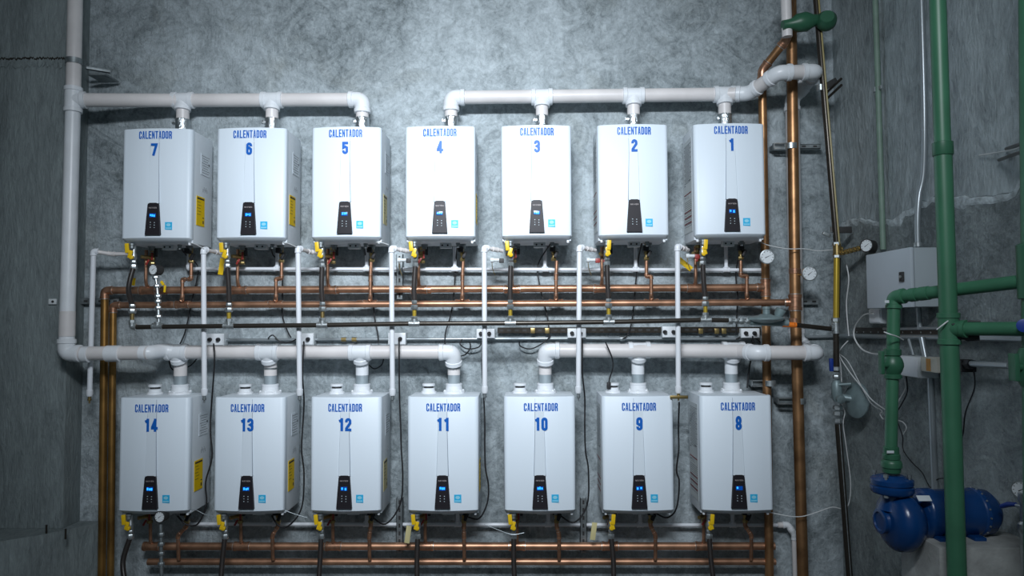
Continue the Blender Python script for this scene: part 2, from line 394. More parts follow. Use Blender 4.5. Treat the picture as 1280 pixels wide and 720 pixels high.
# left concrete column, its front flat, on an uneven footing
YCL = 4.62; xe = P(84, 400, YCL).x; zf = P(40, 661, YCL).z
col = struct(MB().box(((xe - 3.75) / 2, (YCL + YW) / 2, (zf + H) / 2), (xe + 3.75, YW - YCL, H - zf), .006).build('wall_column', 'column'))
wavy_strip('pour_seam', 'blackpipe', lambda s_, z, o: Vector((s_, YCL + .001 - o * .4, z)), -3.75, xe - .02, P(40, 72, YCL).z, .010, .010, 110, .008, col)
wavy_strip('pour_lip', 'column', lambda s_, z, o: Vector((s_, YCL + .002 - o, z)), -3.75, xe, P(40, 72, YCL).z - .035, .03, .012, 90, .012, col)
fa, fb, fc = P(0, 678, 4.36), P(118, 657, 4.74), P(122, 657, YW + .02)
ft = MB(); base = [(-3.75, 4.20), (fa.x, fa.y), ((fa.x + fb.x) / 2, (fa.y + fb.y) / 2 - .05), (fb.x, fb.y), (fb.x + .03, YW + .02), (-3.75, YW + .02)]
ft.prism(base, (0, 0, 0), (1, 0, 0), (0, 1, 0), zf); struct(ft.build('trim_footing', 'column'))
for u, v, Y in ((58, 663, 4.52), (82, 668, 4.50)):
    p = P(u, v, Y); MB().sweep([p - Vector((0, 0, .03)), p + Vector((0, 0, .035))], .006, 6).build('rebar_stub', 'blackpipe', col)

ORD = ['leftmost', 'second from left', 'third from left', 'middle', 'third from right', 'second from right', 'rightmost']
def pos(num): return ('%s upper heater' % ORD[7 - num]) if num < 8 else ('%s lower heater' % ORD[14 - num])
# ================================================================ WATER HEATERS
XU = {1: 1.29428, 2: .69535, 3: .09175, 4: -.50995, 5: -1.09970, 6: -1.70155, 7: -2.29865}
XL = {8: 1.30621, 9: .70297, 10: .10157, 11: -.49332, 12: -1.09407, 13: -1.69523, 14: -2.28865}
YB = 4.7253; HH = .6915; ZU = CZ + 1.20746 - HH; ZL = CZ - .4784 - HH
def cover_mesh():
    prof = [(-.22, -.270)]
    for k in range(7): a = R_(180 + 90 * k / 6); prof.append((-.192 + .028 * math.cos(a), -.288 + .028 * math.sin(a)))
    for k in range(1, 20):
        x = -.192 + .384 * k / 20; prof.append((x, -.316 - .020 * (1 - (x / .192) ** 2)))
    for k in range(7): a = R_(270 + 90 * k / 6); prof.append((.192 + .028 * math.cos(a), -.288 + .028 * math.sin(a)))
    prof.append((.22, -.270)); n = len(prof)
    rows = [(-.030, .046), (-.006, .006), (0, 0), (HH - .007, 0), (HH - .002, .003), (HH, .009)]
    vs = []; fs = []
    for z, d in rows:
        for x, y in prof: vs.append((x * (1 - d * .4 / .22), min(y + d, -.262 + d * 0), z))
    for i in range(len(rows) - 1):
        for k in range(n - 1): fs.append((i * n + k, i * n + k + 1, (i + 1) * n + k + 1, (i + 1) * n + k))
    fs.append(tuple(range(n))[::-1]); fs.append(tuple(range((len(rows) - 1) * n, len(rows) * n)))
    return MB().add(vs, fs)
def front_y(x): return -.316 - .020 * (1 - min(1, (x / .192) ** 2))
def wedge_out(z):              # how far the centre ridge stands proud of the cover
    t = (.50 - z) / (.50 - .04); return .0035 + .009 * max(0, min(1, t))
def wedge_hw(z): t = max(0, min(1, (.50 - z) / .48)); return .027 + .013 * t
def make_heater(num, lower):
    z0 = ZL if lower else ZU; X = (XL if lower else XU)[num]
    row = 'lower' if lower else 'upper'
    t = thing('water_heater', (X, YB, z0), 'white water heater numbered %d, %s in the %s row' % (num, ORD[(7 if num < 8 else 14) - num], row), 'water heater', 'white water heaters in two rows on the wall')
    t.rotation_euler.z = R_(rnd.uniform(-.15, .15))
    return t
proto = {}
def part(key, name, mats, fn, par, ang=38, split=False, kind=None):
    if key not in proto:
        mb = MB(); fn(mb); proto[key] = [q.mesh(name, mats, ang=ang) for q in (mb.pieces() if split else [mb])]
    for me in proto[key]:
        o = bpy.data.objects.new(name, me); C.objects.link(o); o.parent = par
        if kind: o['kind'] = kind
    return o
def f_cover(mb): c = cover_mesh(); mb.add(c.v, c.f)
def f_case(mb): mb.box((0, -.134, HH / 2 - .017), (.434, .268, HH + .028), .006)
def f_ridge(mb):
    vs = []; Z = [.60, .50, .42, .34, .27, .214]
    for i, z in enumerate(Z):
        o = wedge_out(z) if i else 0.0; hw = wedge_hw(z); y = front_y(0)
        vs += [(-hw - .004, y + .002, z), (-hw, y - o, z), (hw, y - o, z), (hw + .004, y + .002, z)]
    mb.add(vs, [(i * 4 + k, (i + 1) * 4 + k, (i + 1) * 4 + k + 1, i * 4 + k + 1) for i in range(len(Z) - 1) for k in range(3)])
def f_seam_shade(mb, sg=1):          # groove shade drawn as a grey line on the ridge's inner edge only
    mb.box((sg * .0275, front_y(0) - .0006, (.60 + HH) / 2 - .004), (.0013, .004, HH - .615))
    vs = []
    for z in (.60, .50, .42, .34, .27, .214):
        o = wedge_out(z) if z < .6 else 0.0; hw = wedge_hw(z); y = front_y(0); vs += [(sg * (hw + .0028), y - o * .6 - .0008, z), (sg * (hw - .0003), y - o - .0010, z)]
    mb.add(vs, [(i * 2, i * 2 + 2, i * 2 + 3, i * 2 + 1) if sg < 0 else (i * 2 + 1, i * 2 + 3, i * 2 + 2, i * 2) for i in range(5)])
def panel_y(z): return front_y(0) - wedge_out(z) - .004
def f_panel(mb):
    pts = []; Z = [(.016, .047), (.10, .0415), (.18, .0355), (.204, .034), (.212, .030), (.217, .020)]
    vs = []
    for z, hw in Z: y = panel_y(z); vs += [(-hw - .001, front_y(0) + .004, z), (-hw, y, z), (hw, y, z), (hw + .001, front_y(0) + .004, z)]
    n = len(Z)
    fs = [(i * 4 + k, i * 4 + k + 1, (i + 1) * 4 + k + 1, (i + 1) * 4 + k) for i in range(n - 1) for k in range(3)]
    fs += [(0, 3, 2, 1), ((n - 1) * 4, (n - 1) * 4 + 1, (n - 1) * 4 + 2, (n - 1) * 4 + 3)]
    mb.add(vs, fs)
def f_dots(mb):
    for i in range(3):
        for s in (-1, 1):
            z = .094 - i * .0155 - (.002 if s > 0 else 0); mb.box((s * .0125, panel_y(z) - .0006, z), (.0052, .0016, .0045 if (i + s) % 3 else .003))
def f_dispback(mb): mb.box((0, panel_y(.138) - .0006, .138), (.040, .0016, .024), .0004)
def f_brand(mb): text(mb, 'NAVIEN', lambda a, b, k: Vector((a * .0115, panel_y(.185) - .0012 - k, .181 + b * .0085)), .62, .16, .16)
def f_star(mb):
    mb.box((.092, front_y(.092) - .0012, .0735), (.044, .002, .048), 0); mb.mi = 1
    mb.box((.092, front_y(.092) - .0028, .059), (.036, .0012, .007))
    mb.add([(.092 + .014 * math.cos(R_(a)) , front_y(.092) - .0030, .080 + .010 * math.sin(R_(a))) for a in range(0, 360, 30)], [tuple(range(12))])
def f_yellow(mb):              # yellow energy label on the right side
    mb.box((.2195, -.175, .187), (.0018, .115, .190)); mb.mi = 1
    mb.box((.2208, -.175, .268), (.001, .098, .010))
    for k in range(5): mb.box((.2208, -.200 + .01 * (k % 2), .245 - k * .02), (.001, .045, .0022))
    mb.box((.2208, -.137, .120), (.001, .014, .020)); mb.box((.2208, -.137, .148), (.001, .018, .006))
def f_plate(mb):               # rating plate and scribbles, right side
    mb.box((.2193, -.11, .50), (.0012, .13, .14)); mb.mi = 1
    for k in range(8): mb.box((.2203, -.11, .555 - k * .0155), (.001, .11 - .02 * (k % 3), .003))
    mb.box((.2203, -.06, .51), (.001, .018, .014))
def f_scribble(mb):
    for k in range(5): mb.box((.2190, -.14 + .014 * k, .33 + .012 * (k % 2)), (.0012, .004, .022))
def f_leftlabel(mb):           # instructions label, left side
    mb.box((-.2193, -.135, .33), (.0012, .215, .60)); mb.mi = 1
    for k in range(24): mb.box((-.2203, -.135 + .01 * ((k * 7) % 3 - 1), .60 - k * .0105), (.001, .185 - .03 * ((k * 5) % 3), .0028))
    for k in range(14): mb.box((-.2203, -.135, .235 - k * .0125), (.001, .18 - .03 * ((k * 3) % 3), .0026))
    for z in (.345, .265): mb.box((-.2203, -.19, z + .02), (.001, .05, .007)); mb.box((-.2203, -.06, z), (.001, .03, .006))
    for k in range(5): mb.box((-.2203, -.155 + k * .018, .262 + .006 * (k % 2)), (.001, .007, .022))
    mb.mi = 2
    for z in (.283, .168, .130, .092): mb.box((-.2205, -.13, z), (.0012, .19, .0055))
def f_collar(mb):              # moulded exhaust boss on the lid
    mb.lathe((.045, -.072, HH - .004), (0, 0, 1), [(.072, 0), (.070, .012), (.055, .020), (.052, .050), (.054, .052), (.054, .062), (.050, .064)], 24)
    for a in range(20, 380, 60): mb.lathe((.045 + .062 * math.cos(R_(a)), -.072 + .062 * math.sin(R_(a)), HH), (0, 0, 1), [(.007, 0), (.007, .017), (.004, .02)], 8)
def f_intake(mb):
    mb.lathe((-.12, -.072, HH - .004), (0, 0, 1), [(.052, 0), (.050, .010), (.041, .016), (.040, .034), (.034, .035)], 20)
    mb.lathe((-.12, -.072, HH + .042), (0, 0, 1), [(.034, 0), (.042, .003), (.042, .014), (.036, .018)], 20)
    mb.mi = 1; mb.lathe((-.12, -.072, HH + .030), (0, 0, 1), [(.031, 0), (.031, .013)], 16)
def f_under(mb):               # fittings plate under the case
    mb.box((.02, -.17, -.045), (.075, .05, .035), .003); mb.mi = 1
    for x in (0, .035): mb.lathe((x, -.1965, -.045), (0, -1, 0), [(.006, 0), (.006, .002)], 8)
def f_gland(mb):
    for x, y, r in ((-.165, -.28, .019), (-.125, -.12, .022), (.125, -.12, .022), (.10, -.20, .014)):
        mb.lathe((x, y, -.031), (0, 0, -1), [(r, 0), (r, .01), (r * .75, .012), (r * .75, .03)], 12)
def f_screw(mb):
    for s in (-1, 1): mb.box((s * .196, -.262, -.034), (.014, .02, .016), .003)
def f_strut(mb):
    for s in (-.1, .1):
        mb.box((s, .037, HH / 2), (.04, .070, .60))
shift = {7: 0, 6: -.002, 5: 0, 4: 0, 3: .004, 2: .006, 1: .006, 14: -.006, 13: -.004, 12: 0, 11: .004, 10: .008, 9: .006, 8: .006}
for num in (7, 6, 5, 4, 3, 2, 1, 14, 13, 12, 11, 10, 9, 8):
    lower = num > 7; t = make_heater(num, lower)
    cv = part('cover', 'front_cover', 'enamel', f_cover, t); part('case', 'casing', 'enamel_side', f_case, t)
    part('ridge', 'centre_ridge', 'enamel', f_ridge, cv, 20); sg = 1 if num in (7, 6, 5, 14, 13, 12, 11) else -1; part('seam%d' % sg, 'seam_shade_line', 'seam_shade', lambda mb: f_seam_shade(mb, sg), cv)
    pn = part('panel', 'control_panel', 'panel', f_panel, t)
    part('dots', 'button_set', 'led', f_dots, pn, kind='stuff'); part('brand', 'brand_print', 'greyprint', f_brand, pn)
    if num != 2:
        part('dispback', 'display', 'glow_dim', f_dispback, pn)
        mb = MB(); sd = random.Random(num)
        for k in range(3 if num not in (1, 8, 12, 9) else 2):
            x = (k - 1) * .0115 + sd.uniform(-.001, .001) if num not in (1, 8, 12, 9) else (-.011, .010)[k]
            hgt = sd.uniform(.010, .017); mb.box((x, panel_y(.138) - .0018, .138 + sd.uniform(-.003, .003)), (.0095, .001, hgt), .0003)
        if num in (8,): mb.v = mb.v[:len(mb.v) // 2]; mb.f = mb.f[:len(mb.f) // 2]; mb.m = mb.m[:len(mb.f)]
        stuff(mb.build('display_digits', 'glow', pn, local=True))
    part('star', 'blue_sticker', ['star', 'starw'], f_star, t)
    yl = part('yl' if num not in (5, 12) else 'ylp', 'energy_label', ['yellow_label' if num not in (5, 12) else 'pale_yellow', 'blackprint'], f_yellow, t)
    part('plate', 'rating_plate', ['enamel_side', 'textgrey'], f_plate, t)
    part('scr', 'pen_marks', 'textgrey', f_scribble, t, kind='stuff')
    part('leftl', 'instruction_label', ['paper', 'textgrey', 'redprint'], f_leftlabel, t)
    part('under', 'junction_block', ['plate', 'blackprint'], f_under, t); part('gland', 'connection_stub', 'galvd', f_gland, t, split=True)
    part('screw', 'cover_clip', 'pvcw', f_screw, t, split=True); part('strut', 'mounting_rail', 'galvd', f_strut, t, split=True)
    if lower: part('collar', 'exhaust_collar', 'pvcw', f_collar, t); part('intake', 'intake_collar', ['pvcw', 'blackprint'], f_intake, t)
    mb = MB(); sx = shift[num]; fade = num == 4
    zt = .625 if not lower else .605
    text(mb, 'CALENTADOR', lambda a, b, k: Vector((sx + a * .0470, front_y(sx + a * .0470) - .0016 - k, zt - .002 + b * .049)), .385, .150, .065)
    zn = zt - (.110 if not lower else .120); hn = .078 if not lower else .080
    text(mb, str(num), lambda a, b, k: Vector((sx + a * hn + (-.004 if num == 7 else 0), front_y(sx + a * hn) - .0055 - k, zn + b * hn)), .48, .20, .06)
    mb.build('lettering', 'ink', t, local=True, ang=180)

# ================================================================ VENT PIPES (glued PVC)
RV = .0445
vent_x = {n: x + .045 for n, x in {**XU, **XL}.items()}
zc = CZ
def vent_drop(par, num, hd, lower, foil):
    """from the header point hd down to the heater top"""
    X = vent_x[num]; Y = YB - .072; z0 = (ZL if lower else ZU) + HH
    top = Vector((X, Y, hd.z)); bot = Vector((X, Y, z0 + (.055 if lower else .0)))
    zs = bot.z + (.060 if lower else .128)
    MB().sweep([top, (X, Y, zs)], RV * .93, 18).build('drop_pipe', 'pvc' if not lower or num in (11, 13, 10, 14) else 'pvcw', par)
    if lower: MB().sweep([(X, Y, zs + .012), (X, Y, bot.z)], RV * .90, 18).build('sleeve', 'zinc_sleeve', par)
    else:
        mb = MB(); zz = zs; pr = []
        k = 0
        while zz > z0 - .004: pr.append((RV * (1.0 + .06 * (k % 2)), zs - zz)); zz -= .008; k += 1
        mb.lathe((X, Y, zs), (0, 0, -1), pr, 20); mb.box((X - RV, Y - .02, zs - .03), (.03, .02, .02), .003); mb.build('foil_sleeve', 'foil', par)
    return top
# left manifold: riser, upper-left header (heaters 7,6,5), lower-left header (14..11)
YU, YL = 4.655, 4.60
tl = thing('vent_pipe', P(84, 440, 4.45), 'cream vent pipework on the left, with tall riser and two level headers', 'pipe')
def hx(num, u, v, Y): p = P(u, v, Y); return Vector((vent_x[num], Y, p.z))
A0, A1 = P(93, 20, 4.53), P(83, 442, 4.47)
jt = P(91.5, 125, 4.52)
MB().sweep([ext(A0, A1, 4.74), jt], RV, 20).build('riser_pipe', 'pvc', tl); MB().sweep([jt, A1 + (A0 - A1).normalized() * .05], RV, 20).build('riser_pipe', 'pvcw', tl)
q7, q6, q5 = hx(7, 229, 125.5, YU), hx(6, 342, 125, YU), hx(5, 453, 124.5, YU)
MB().sweep([jt, q7], RV, 18).build('header_pipe', 'pvc', tl); MB().sweep([q7, q5], RV, 18).build('header_pipe', 'pvc', tl)
tee(tl, jt, A0 - A1, q7 - jt, RV, RV, 'pvcw', L=1.9, bl=1.7)
for n_, q in ((7, q7), (6, q6)): vent_drop(tl, n_, q, False, True); tee(tl, q, q5 - q7, (0, -.12, -1), RV, RV * .95, 'pvcw', L=1.6, bl=1.6)
vent_drop(tl, 5, q5 - Vector((0, 0, .09)), False, True); elbow(tl, q7, q5, q5 - Vector((0, 0, 1)), RV, 'pvcw')
l1, l2, l3 = P(186, 441, 4.47), P(205, 438, YL - .02), hx(14, 228, 440, YL)
q14, q13, q12, q11 = l3, hx(13, 340, 440, YL), hx(12, 453, 440, YL), hx(11, 567, 440, YL)
MB().sweep([A1, l1], RV, 18).build('header_pipe', 'pvc', tl); MB().sweep(rounded([l1 - Vector((.05, 0, 0)), l1, l2, q14], .06), RV * 1.02, 18).build('offset_bend', 'pvcw', tl)
MB().sweep([q14, q11], RV, 18).build('header_pipe', 'pvc', tl)
elbow(tl, A0, A1, l1, RV, 'pvcw'); coupling(tl, P(108, 443, 4.47), l1 - A1, RV, 'pvcw', L=.5); coupling(tl, P(142, 442, 4.47), l1 - A1, RV, 'pvcw', L=1.0)
coupling(tl, P(84, 405, 4.475), A0 - A1, RV, 'pvc', 1.05, 1.8)
for n_, q in ((14, q14), (13, q13), (12, q12)): vent_drop(tl, n_, q - Vector((0, 0, .04)), True, False); tee(tl, q, q11 - q14, (0, YB - .072 - YL, -.1), RV, RV * .95, 'pvcw', L=1.6, bl=1.6)
vent_drop(tl, 11, q11 - Vector((0, 0, .09)), True, False)
elbow(tl, q12, q11, Vector((vent_x[11], YB - .072, q11.z - .12)), RV, 'pvcw')
mb = MB()
for z_ in (13, 11):
    c = Vector((vent_x[z_], YB - .072, ZL + HH + .155)); mb.lathe(c, (0, 0, 1), [(RV * .96, 0), (RV * 1.0, .002), (RV * 1.0, .010), (RV * .96, .012)], 18)
mb.split('hose_clamp', 'galvd', tl)
# clamp of the riser on the wall
cb = P(92.5, 77, 4.525); br = thing('pipe_bracket', cb, 'grey strap bracket holding the left vent riser near its top', 'bracket')
MB().lathe(cb - Vector((0, 0, .018)), (0, 0, 1), [(RV + .002, 0), (RV + .006, 0), (RV + .006, .036), (RV + .002, .036)], 20).build('strap', 'galvd', br)
MB().box(cb + Vector((.10, .10, -.02)), (.14, .03, .018), .002, Matrix.Rotation(R_(35), 3, 'Z')).build('arm', 'galvd', br)
MB().box(cb + Vector((.10, .16, -.055)), (.12, .16, .012), .002).build('arm', 'galvd', br)
# right manifold
tr = thing('vent_pipe', P(991, 430, 4.7), 'white vent pipework on the right, looping round the copper risers', 'pipe')
p4, p3, p2, p1 = hx(4, 565, 122, YU), hx(3, 678, 121, YU), hx(2, 791, 119.5, YU), hx(1, 904, 118, YU)
vent_drop(tr, 4, p4 - Vector((0, 0, .09)), False, True); elbow(tr, p3, p4, p4 - Vector((0, 0, 1)), RV, 'pvcw')
MB().sweep([p4, p1], RV, 18).build('header_pipe', 'pvc', tr)
for n_, q in ((3, p3), (2, p2), (1, p1)): vent_drop(tr, n_, q, False, True); tee(tr, q, p1 - p4, (0, -.12, -1), RV, RV * .95, 'pvcw', L=1.6, bl=1.6)
U = [p1, P(936, 117, 4.60), P(973, 91, 4.40), P(1019, 89.5, 4.40), P(1012, 99, 4.64), P(990, 124, 4.71), P(996, 424, 4.71), P(1010, 440, 4.66), P(1021, 441, 4.45), P(946, 441, 4.45), P(925, 439, 4.56)]
run(tr, U, RV, 'pvc', 'pvcw', k=1.08, L=1.6)
p10, p9, p8 = hx(10, 684, 438, YL), hx(9, 800, 437.5, YL), hx(8, 916, 437.5, YL)
vent_drop(tr, 10, p10 - Vector((0, 0, .09)), True, False); elbow(tr, p9, p10, Vector((vent_x[10], YB - .072, p10.z - .12)), RV, 'pvcw')
MB().sweep([p10, P(928, 439, 4.57)], RV, 18).build('header_pipe', 'pvc', tr)
for n_, q in ((9, p9), (8, p8)): vent_drop(tr, n_, q - Vector((0, 0, .02)), True, False); tee(tr, q, p8 - p10, (0, YB - .072 - YL, -.1), RV, RV * .95, 'pvcw', L=1.6, bl=1.6)

# ================================================================ COPPER
YC1, YC2 = 4.69, 4.68
BX = {7: (239, 228), 6: (352, 345), 5: (465, 463), 4: (578, 578), 3: (692, 695), 2: (808, 814), 1: (926, 933.5)}
AX = {7: 185, 6: 299, 5: 411, 4: 524, 3: 640, 2: 752, 1: 868.5}
def zline(u, pts):             # height in pixels along a polyline
    for (a, b), (c, d) in zip(pts, pts[1:]):
        if a <= u <= c: return b + (d - b) * (u - a) / (c - a)
    return pts[-1][1] if u > pts[-1][0] else pts[0][1]
H1 = [(100, 363), (200, 363), (580, 362), (955, 359.5)]; H2 = [(100, 381.5), (200, 381), (580, 379), (990, 378)]
def copper(par, pts, r, mp='copper'): run(par, pts, r, mp, 'copperf', 'solder', k=1.1, L=2.2, name='pipe')
hot = thing('copper_pipe', P(130, 700, YC1), 'copper pipework with the upper level header and the thinner right riser', 'pipe')
MB().sweep([P(127, 735, 4.66), P(131, 372, YC1)], .0245, 16).build('riser_pipe', 'copper_gold', hot)
elbow(hot, P(127, 735, 4.66), P(131, 363, YC1), P(957, 359.5, YC1), .0245, 'copperf', 'solder', 1.1, 2.2)
MB().sweep([P(140, 363, YC1), P(957, 359.5, YC1)], .0245, 16).build('header_pipe', 'copper', hot)
copper(hot, [P(962, 735, 4.66), P(957, 359.5, YC1)], .0275, 'copper_dull')
copper(hot, [P(957, 359.5, YC1), P(952.5, 88, 4.62), P(984, 48, 4.5), P(988, -15, 4.46)], .0265, 'copper_dull')
tee(hot, P(957, 359.5, YC1), (0, 0, 1), (-1, 0, 0), .0265, .0245, 'copperf', 'solder')
for n_ in range(1, 8):
    a = P(AX[n_], zline(AX[n_], H1), YC1); tee(hot, a, (1, 0, 0), (0, -.3, 1), .0245, .0105, 'copperf', 'solder', bl=1.5)
    tp = Vector((XU[n_] - .145, YC1 - .03, ZU - .05)); MB().sweep(rounded([a + Vector((0, -.012, .02)), a + Vector((0, -.03, .06)), Vector((a.x, YC1 - .03, tp.z))], .02), .0105, 10).build('branch_pipe', 'copperf', hot)
cold = thing('copper_pipe', P(140, 700, YC2), 'copper pipework with the lower level header and the thick right riser', 'pipe')
MB().sweep([P(138, 735, 4.62), P(141.5, 389, YC2)], .0215, 16).build('riser_pipe', 'copper_gold', cold)
elbow(cold, P(138, 735, 4.62), P(141.5, 381.5, YC2), P(991, 378, 4.66), .0215, 'copperf', 'solder', 1.1, 2.2)
MB().sweep([P(149, 381.5, YC2), P(991, 378, 4.66)], .0215, 16).build('header_pipe', 'copper', cold)
B0, B1, B2 = P(988.5, -15, 4.60), P(994, 378, 4.58), P(1004, 735, 4.55)
B0, B2 = ext(B0, B1, 4.74), ext(B2, B1, .0)
MB().sweep([B0, B1], .034, 18).build('riser_pipe', 'copper_dull', cold); MB().sweep([B1, B2], .034, 18).build('riser_pipe', 'copper_dull', cold)
tee(cold, B1, B0 - B1, (-1, .25, 0), .034, .0215, 'copperf', 'solder', L=1.5, bl=1.7)
for v in (339, 401): coupling(cold, P(993.5, v, 4.58), B0 - B1, .034, 'copperf', 1.07, .5)
coupling(cold, P(987.5, 92, 4.6), B0 - B1, .034, 'copper', 1.06, 1.3)
for n_ in range(1, 8):
    ua, ub = BX[n_]; b = P(ub, zline(ub, H2), YC2); tee(cold, b, (1, 0, 0), (0, -.4, 1), .0215, .0115, 'copperf', 'solder', bl=1.6)
    yb = YC2 - .045; ve = 349 - (ub - 228) * .006
    run(cold, [b + Vector((0, -.02, .02)), P(ub, zline(ub, H2) - 8, yb), P(ub, ve, yb)] + ([P(ua, ve, yb), P(ua, 326, yb)] if abs(ua - ub) > 5 else [P(ub + 1, 326, yb)]), .0115, 'copperf', 'copperf', 'solder', k=1.15, L=1.6, seg=12)
    if n_ == 1: pass
for u, h, y in ((205, H1, YC1), (212, H2, YC2), (235, H2, YC2), (306, H1, YC1), (335, H2, YC2), (420, H1, YC1), (450, H2, YC2), (535, H1, YC1), (930, H1, YC1), (945, H2, YC2), (865, H2, YC2)):
    coupling(hot if h is H1 else cold, P(u, zline(u, h), y), (1, 0, 0), .0245 if h is H1 else .0215, 'copperf', 1.09, .9)
# lower copper headers
DZ = ZL - ZU
hl = thing('copper_pipe', (-2.2, YC1, .2), 'dim copper header running along the bottom beneath heaters 8 to 14', 'pipe')
za = P(500, zline(500, H1), YC1).z + DZ + .015; zb = P(500, zline(500, H2), YC2).z + DZ + .01
MB().sweep([(-2.45, YC1, za), (1.62, YC1, za)], .0245, 16).build('pipe', 'copper', hl)
hl2 = thing('copper_pipe', (-2.2, YC2, .1), 'lower copper header at the very bottom beneath heaters 8 to 14', 'pipe')
MB().sweep([(-2.45, YC2, zb), (1.62, YC2, zb)], .0215, 16).build('pipe', 'copper', hl2)
for n_ in range(8, 15):
    a = Vector((XL[n_] - .145, YC1, za)); tee(hl, a, (1, 0, 0), (0, -.3, 1), .0245, .0105, 'copperf', 'solder', bl=1.5)
    MB().sweep([a + Vector((0, -.015, .03)), (a.x, YC1 - .03, ZL - .05)], .0105, 10).build('branch_pipe', 'copperf', hl)
    b = Vector((XL[n_] + .11, YC2, zb)); ua, ub = BX[n_ - 7]; dx = (ub - ua) * .0052
    yb = YC2 - .045; zt = ZL - .16
    run(hl2, [b + Vector((dx, -.03, .02)), Vector((b.x + dx, yb, zt - .06)), Vector((b.x + .0, yb, zt)), Vector((b.x, yb, ZL - .12))], .0115, 'copperf', 'copperf', 'solder', k=1.15, L=1.6, seg=12)

# ================================================================ GAS LINE, HOSES, VALVES
YG = 4.37
GT = {7: (165, 409), 6: (286, 407.5), 5: (403, 406.5), 4: (518, 404.5), 3: (638, 404), 2: (761, 402.5), 1: (882, 400)}
gl = thing('gas_pipe', P(165, 409, YG), 'thin black level gas pipe with tees below the upper copper pipes', 'pipe')
prev = None
for n_ in (7, 6, 5, 4, 3, 2, 1):
    c = P(*GT[n_], YG)
    if prev is not None: MB().sweep([prev, c], .0145, 14).build('pipe', 'blackpipe', gl)
    if n_ == 7: elbow(gl, c + Vector((.1, 0, 0)), c, c + Vector((0, 0, .1)), .0145, 'galv', k=1.25, L=1.7)
    else: tee(gl, c, (1, 0, 0), (0, 0, 1), .0145, .0145, 'galv', k=1.3, L=2.3, bl=1.9)
    prev = c
gc = P(197, 408, YG); tee(gl, gc, (1, 0, 0), (0, 0, 1), .0145, .0145, 'galv', k=1.3, L=2.3, bl=1.9)
gend = P(912, 400.5, YG); MB().sweep([prev, gend], .0145, 14).build('pipe', 'blackpipe', gl)
mb = MB()
for u, r in ((913, .022), (921, .019), (927, .022), (935, .021)): hexnut(mb, P(u, 401.5, YG), (1, 0, 0), r, .026)
mb.sweep([P(910, 401, YG), P(940, 402, YG)], .013, 12); mb.build('union', 'galv', gl)
def gas_hose(num, lower):
    X = (XL if lower else XU)[num] - .163; z0 = (ZL if lower else ZU)
    base = P(*GT[num], YG) if not lower else Vector((X + .005, 4.40, -.0 + .13))
    t = thing('gas_hose', base, 'black gas hose with yellow lever under the %s, numbered %d' % (pos(num), num), 'hose', 'gas hoses with yellow valves under the heaters')
    ve = Vector((X, 4.465, z0 - .175)); n1 = base + Vector((0, 0, .10))
    nip = MB().sweep([base + Vector((0, 0, .022)), n1 + Vector((0, 0, -.01))], .0125, 12)
    nip.build('nipple', 'yellowpipe' if num not in (7, 5) else 'brass', t)
    mb = MB(); hexnut(mb, n1, (0, 0, 1), .023, .03); hexnut(mb, n1 + Vector((0, 0, .032)), (0, 0, 1), .018, .022); hexnut(mb, base + Vector((0, 0, .036)), (0, 0, 1), .02, .02); mb.split('nut', 'galv', t)
    bow = -.028 if num in (7, 14) else rnd.uniform(-.006, .006)
    MB().sweep(curve_pts([n1 + Vector((0, 0, .03)), (n1 + ve) / 2 + Vector((bow, 0, 0)), ve]), .0155, 12).build('hose', 'hose', t)
    mb = MB(); hexnut(mb, ve, (0, 0, 1), .021, .032); hexnut(mb, ve + Vector((0, 0, .03)), (0, 0, 1), .017, .02)
    mb.lathe(ve + Vector((0, 0, .04)), (0, 0, 1), [(.013, 0), (.019, .012), (.019, .036), (.013, .048), (.013, .115)], 12); mb.build('valve_body', 'galv', t)
    vp = ve + Vector((0, -.022, .058)); s = 1 if num in (1, 8, 2, 9) else -1
    mb = MB(); mb.lathe(vp, (0, -1, 0), [(.014, 0), (.014, .014), (.009, .017)], 12)
    k = .010 * s
    mb.box(vp + Vector((k * .3, -.016, .018)), (.024, .006, .05), .002, Matrix.Rotation(R_(-14 * s), 3, 'Y'))
    mb.box(vp + Vector((k * .9 - .012 * (s < 0), -.020, .056)), (.025, .012, .062), .004, Matrix.Rotation(R_(5 * s), 3, 'Y'))
    mb.build('lever', 'yellow', t)
    return t
for n_ in range(1, 15): gas_hose(n_, n_ > 7)
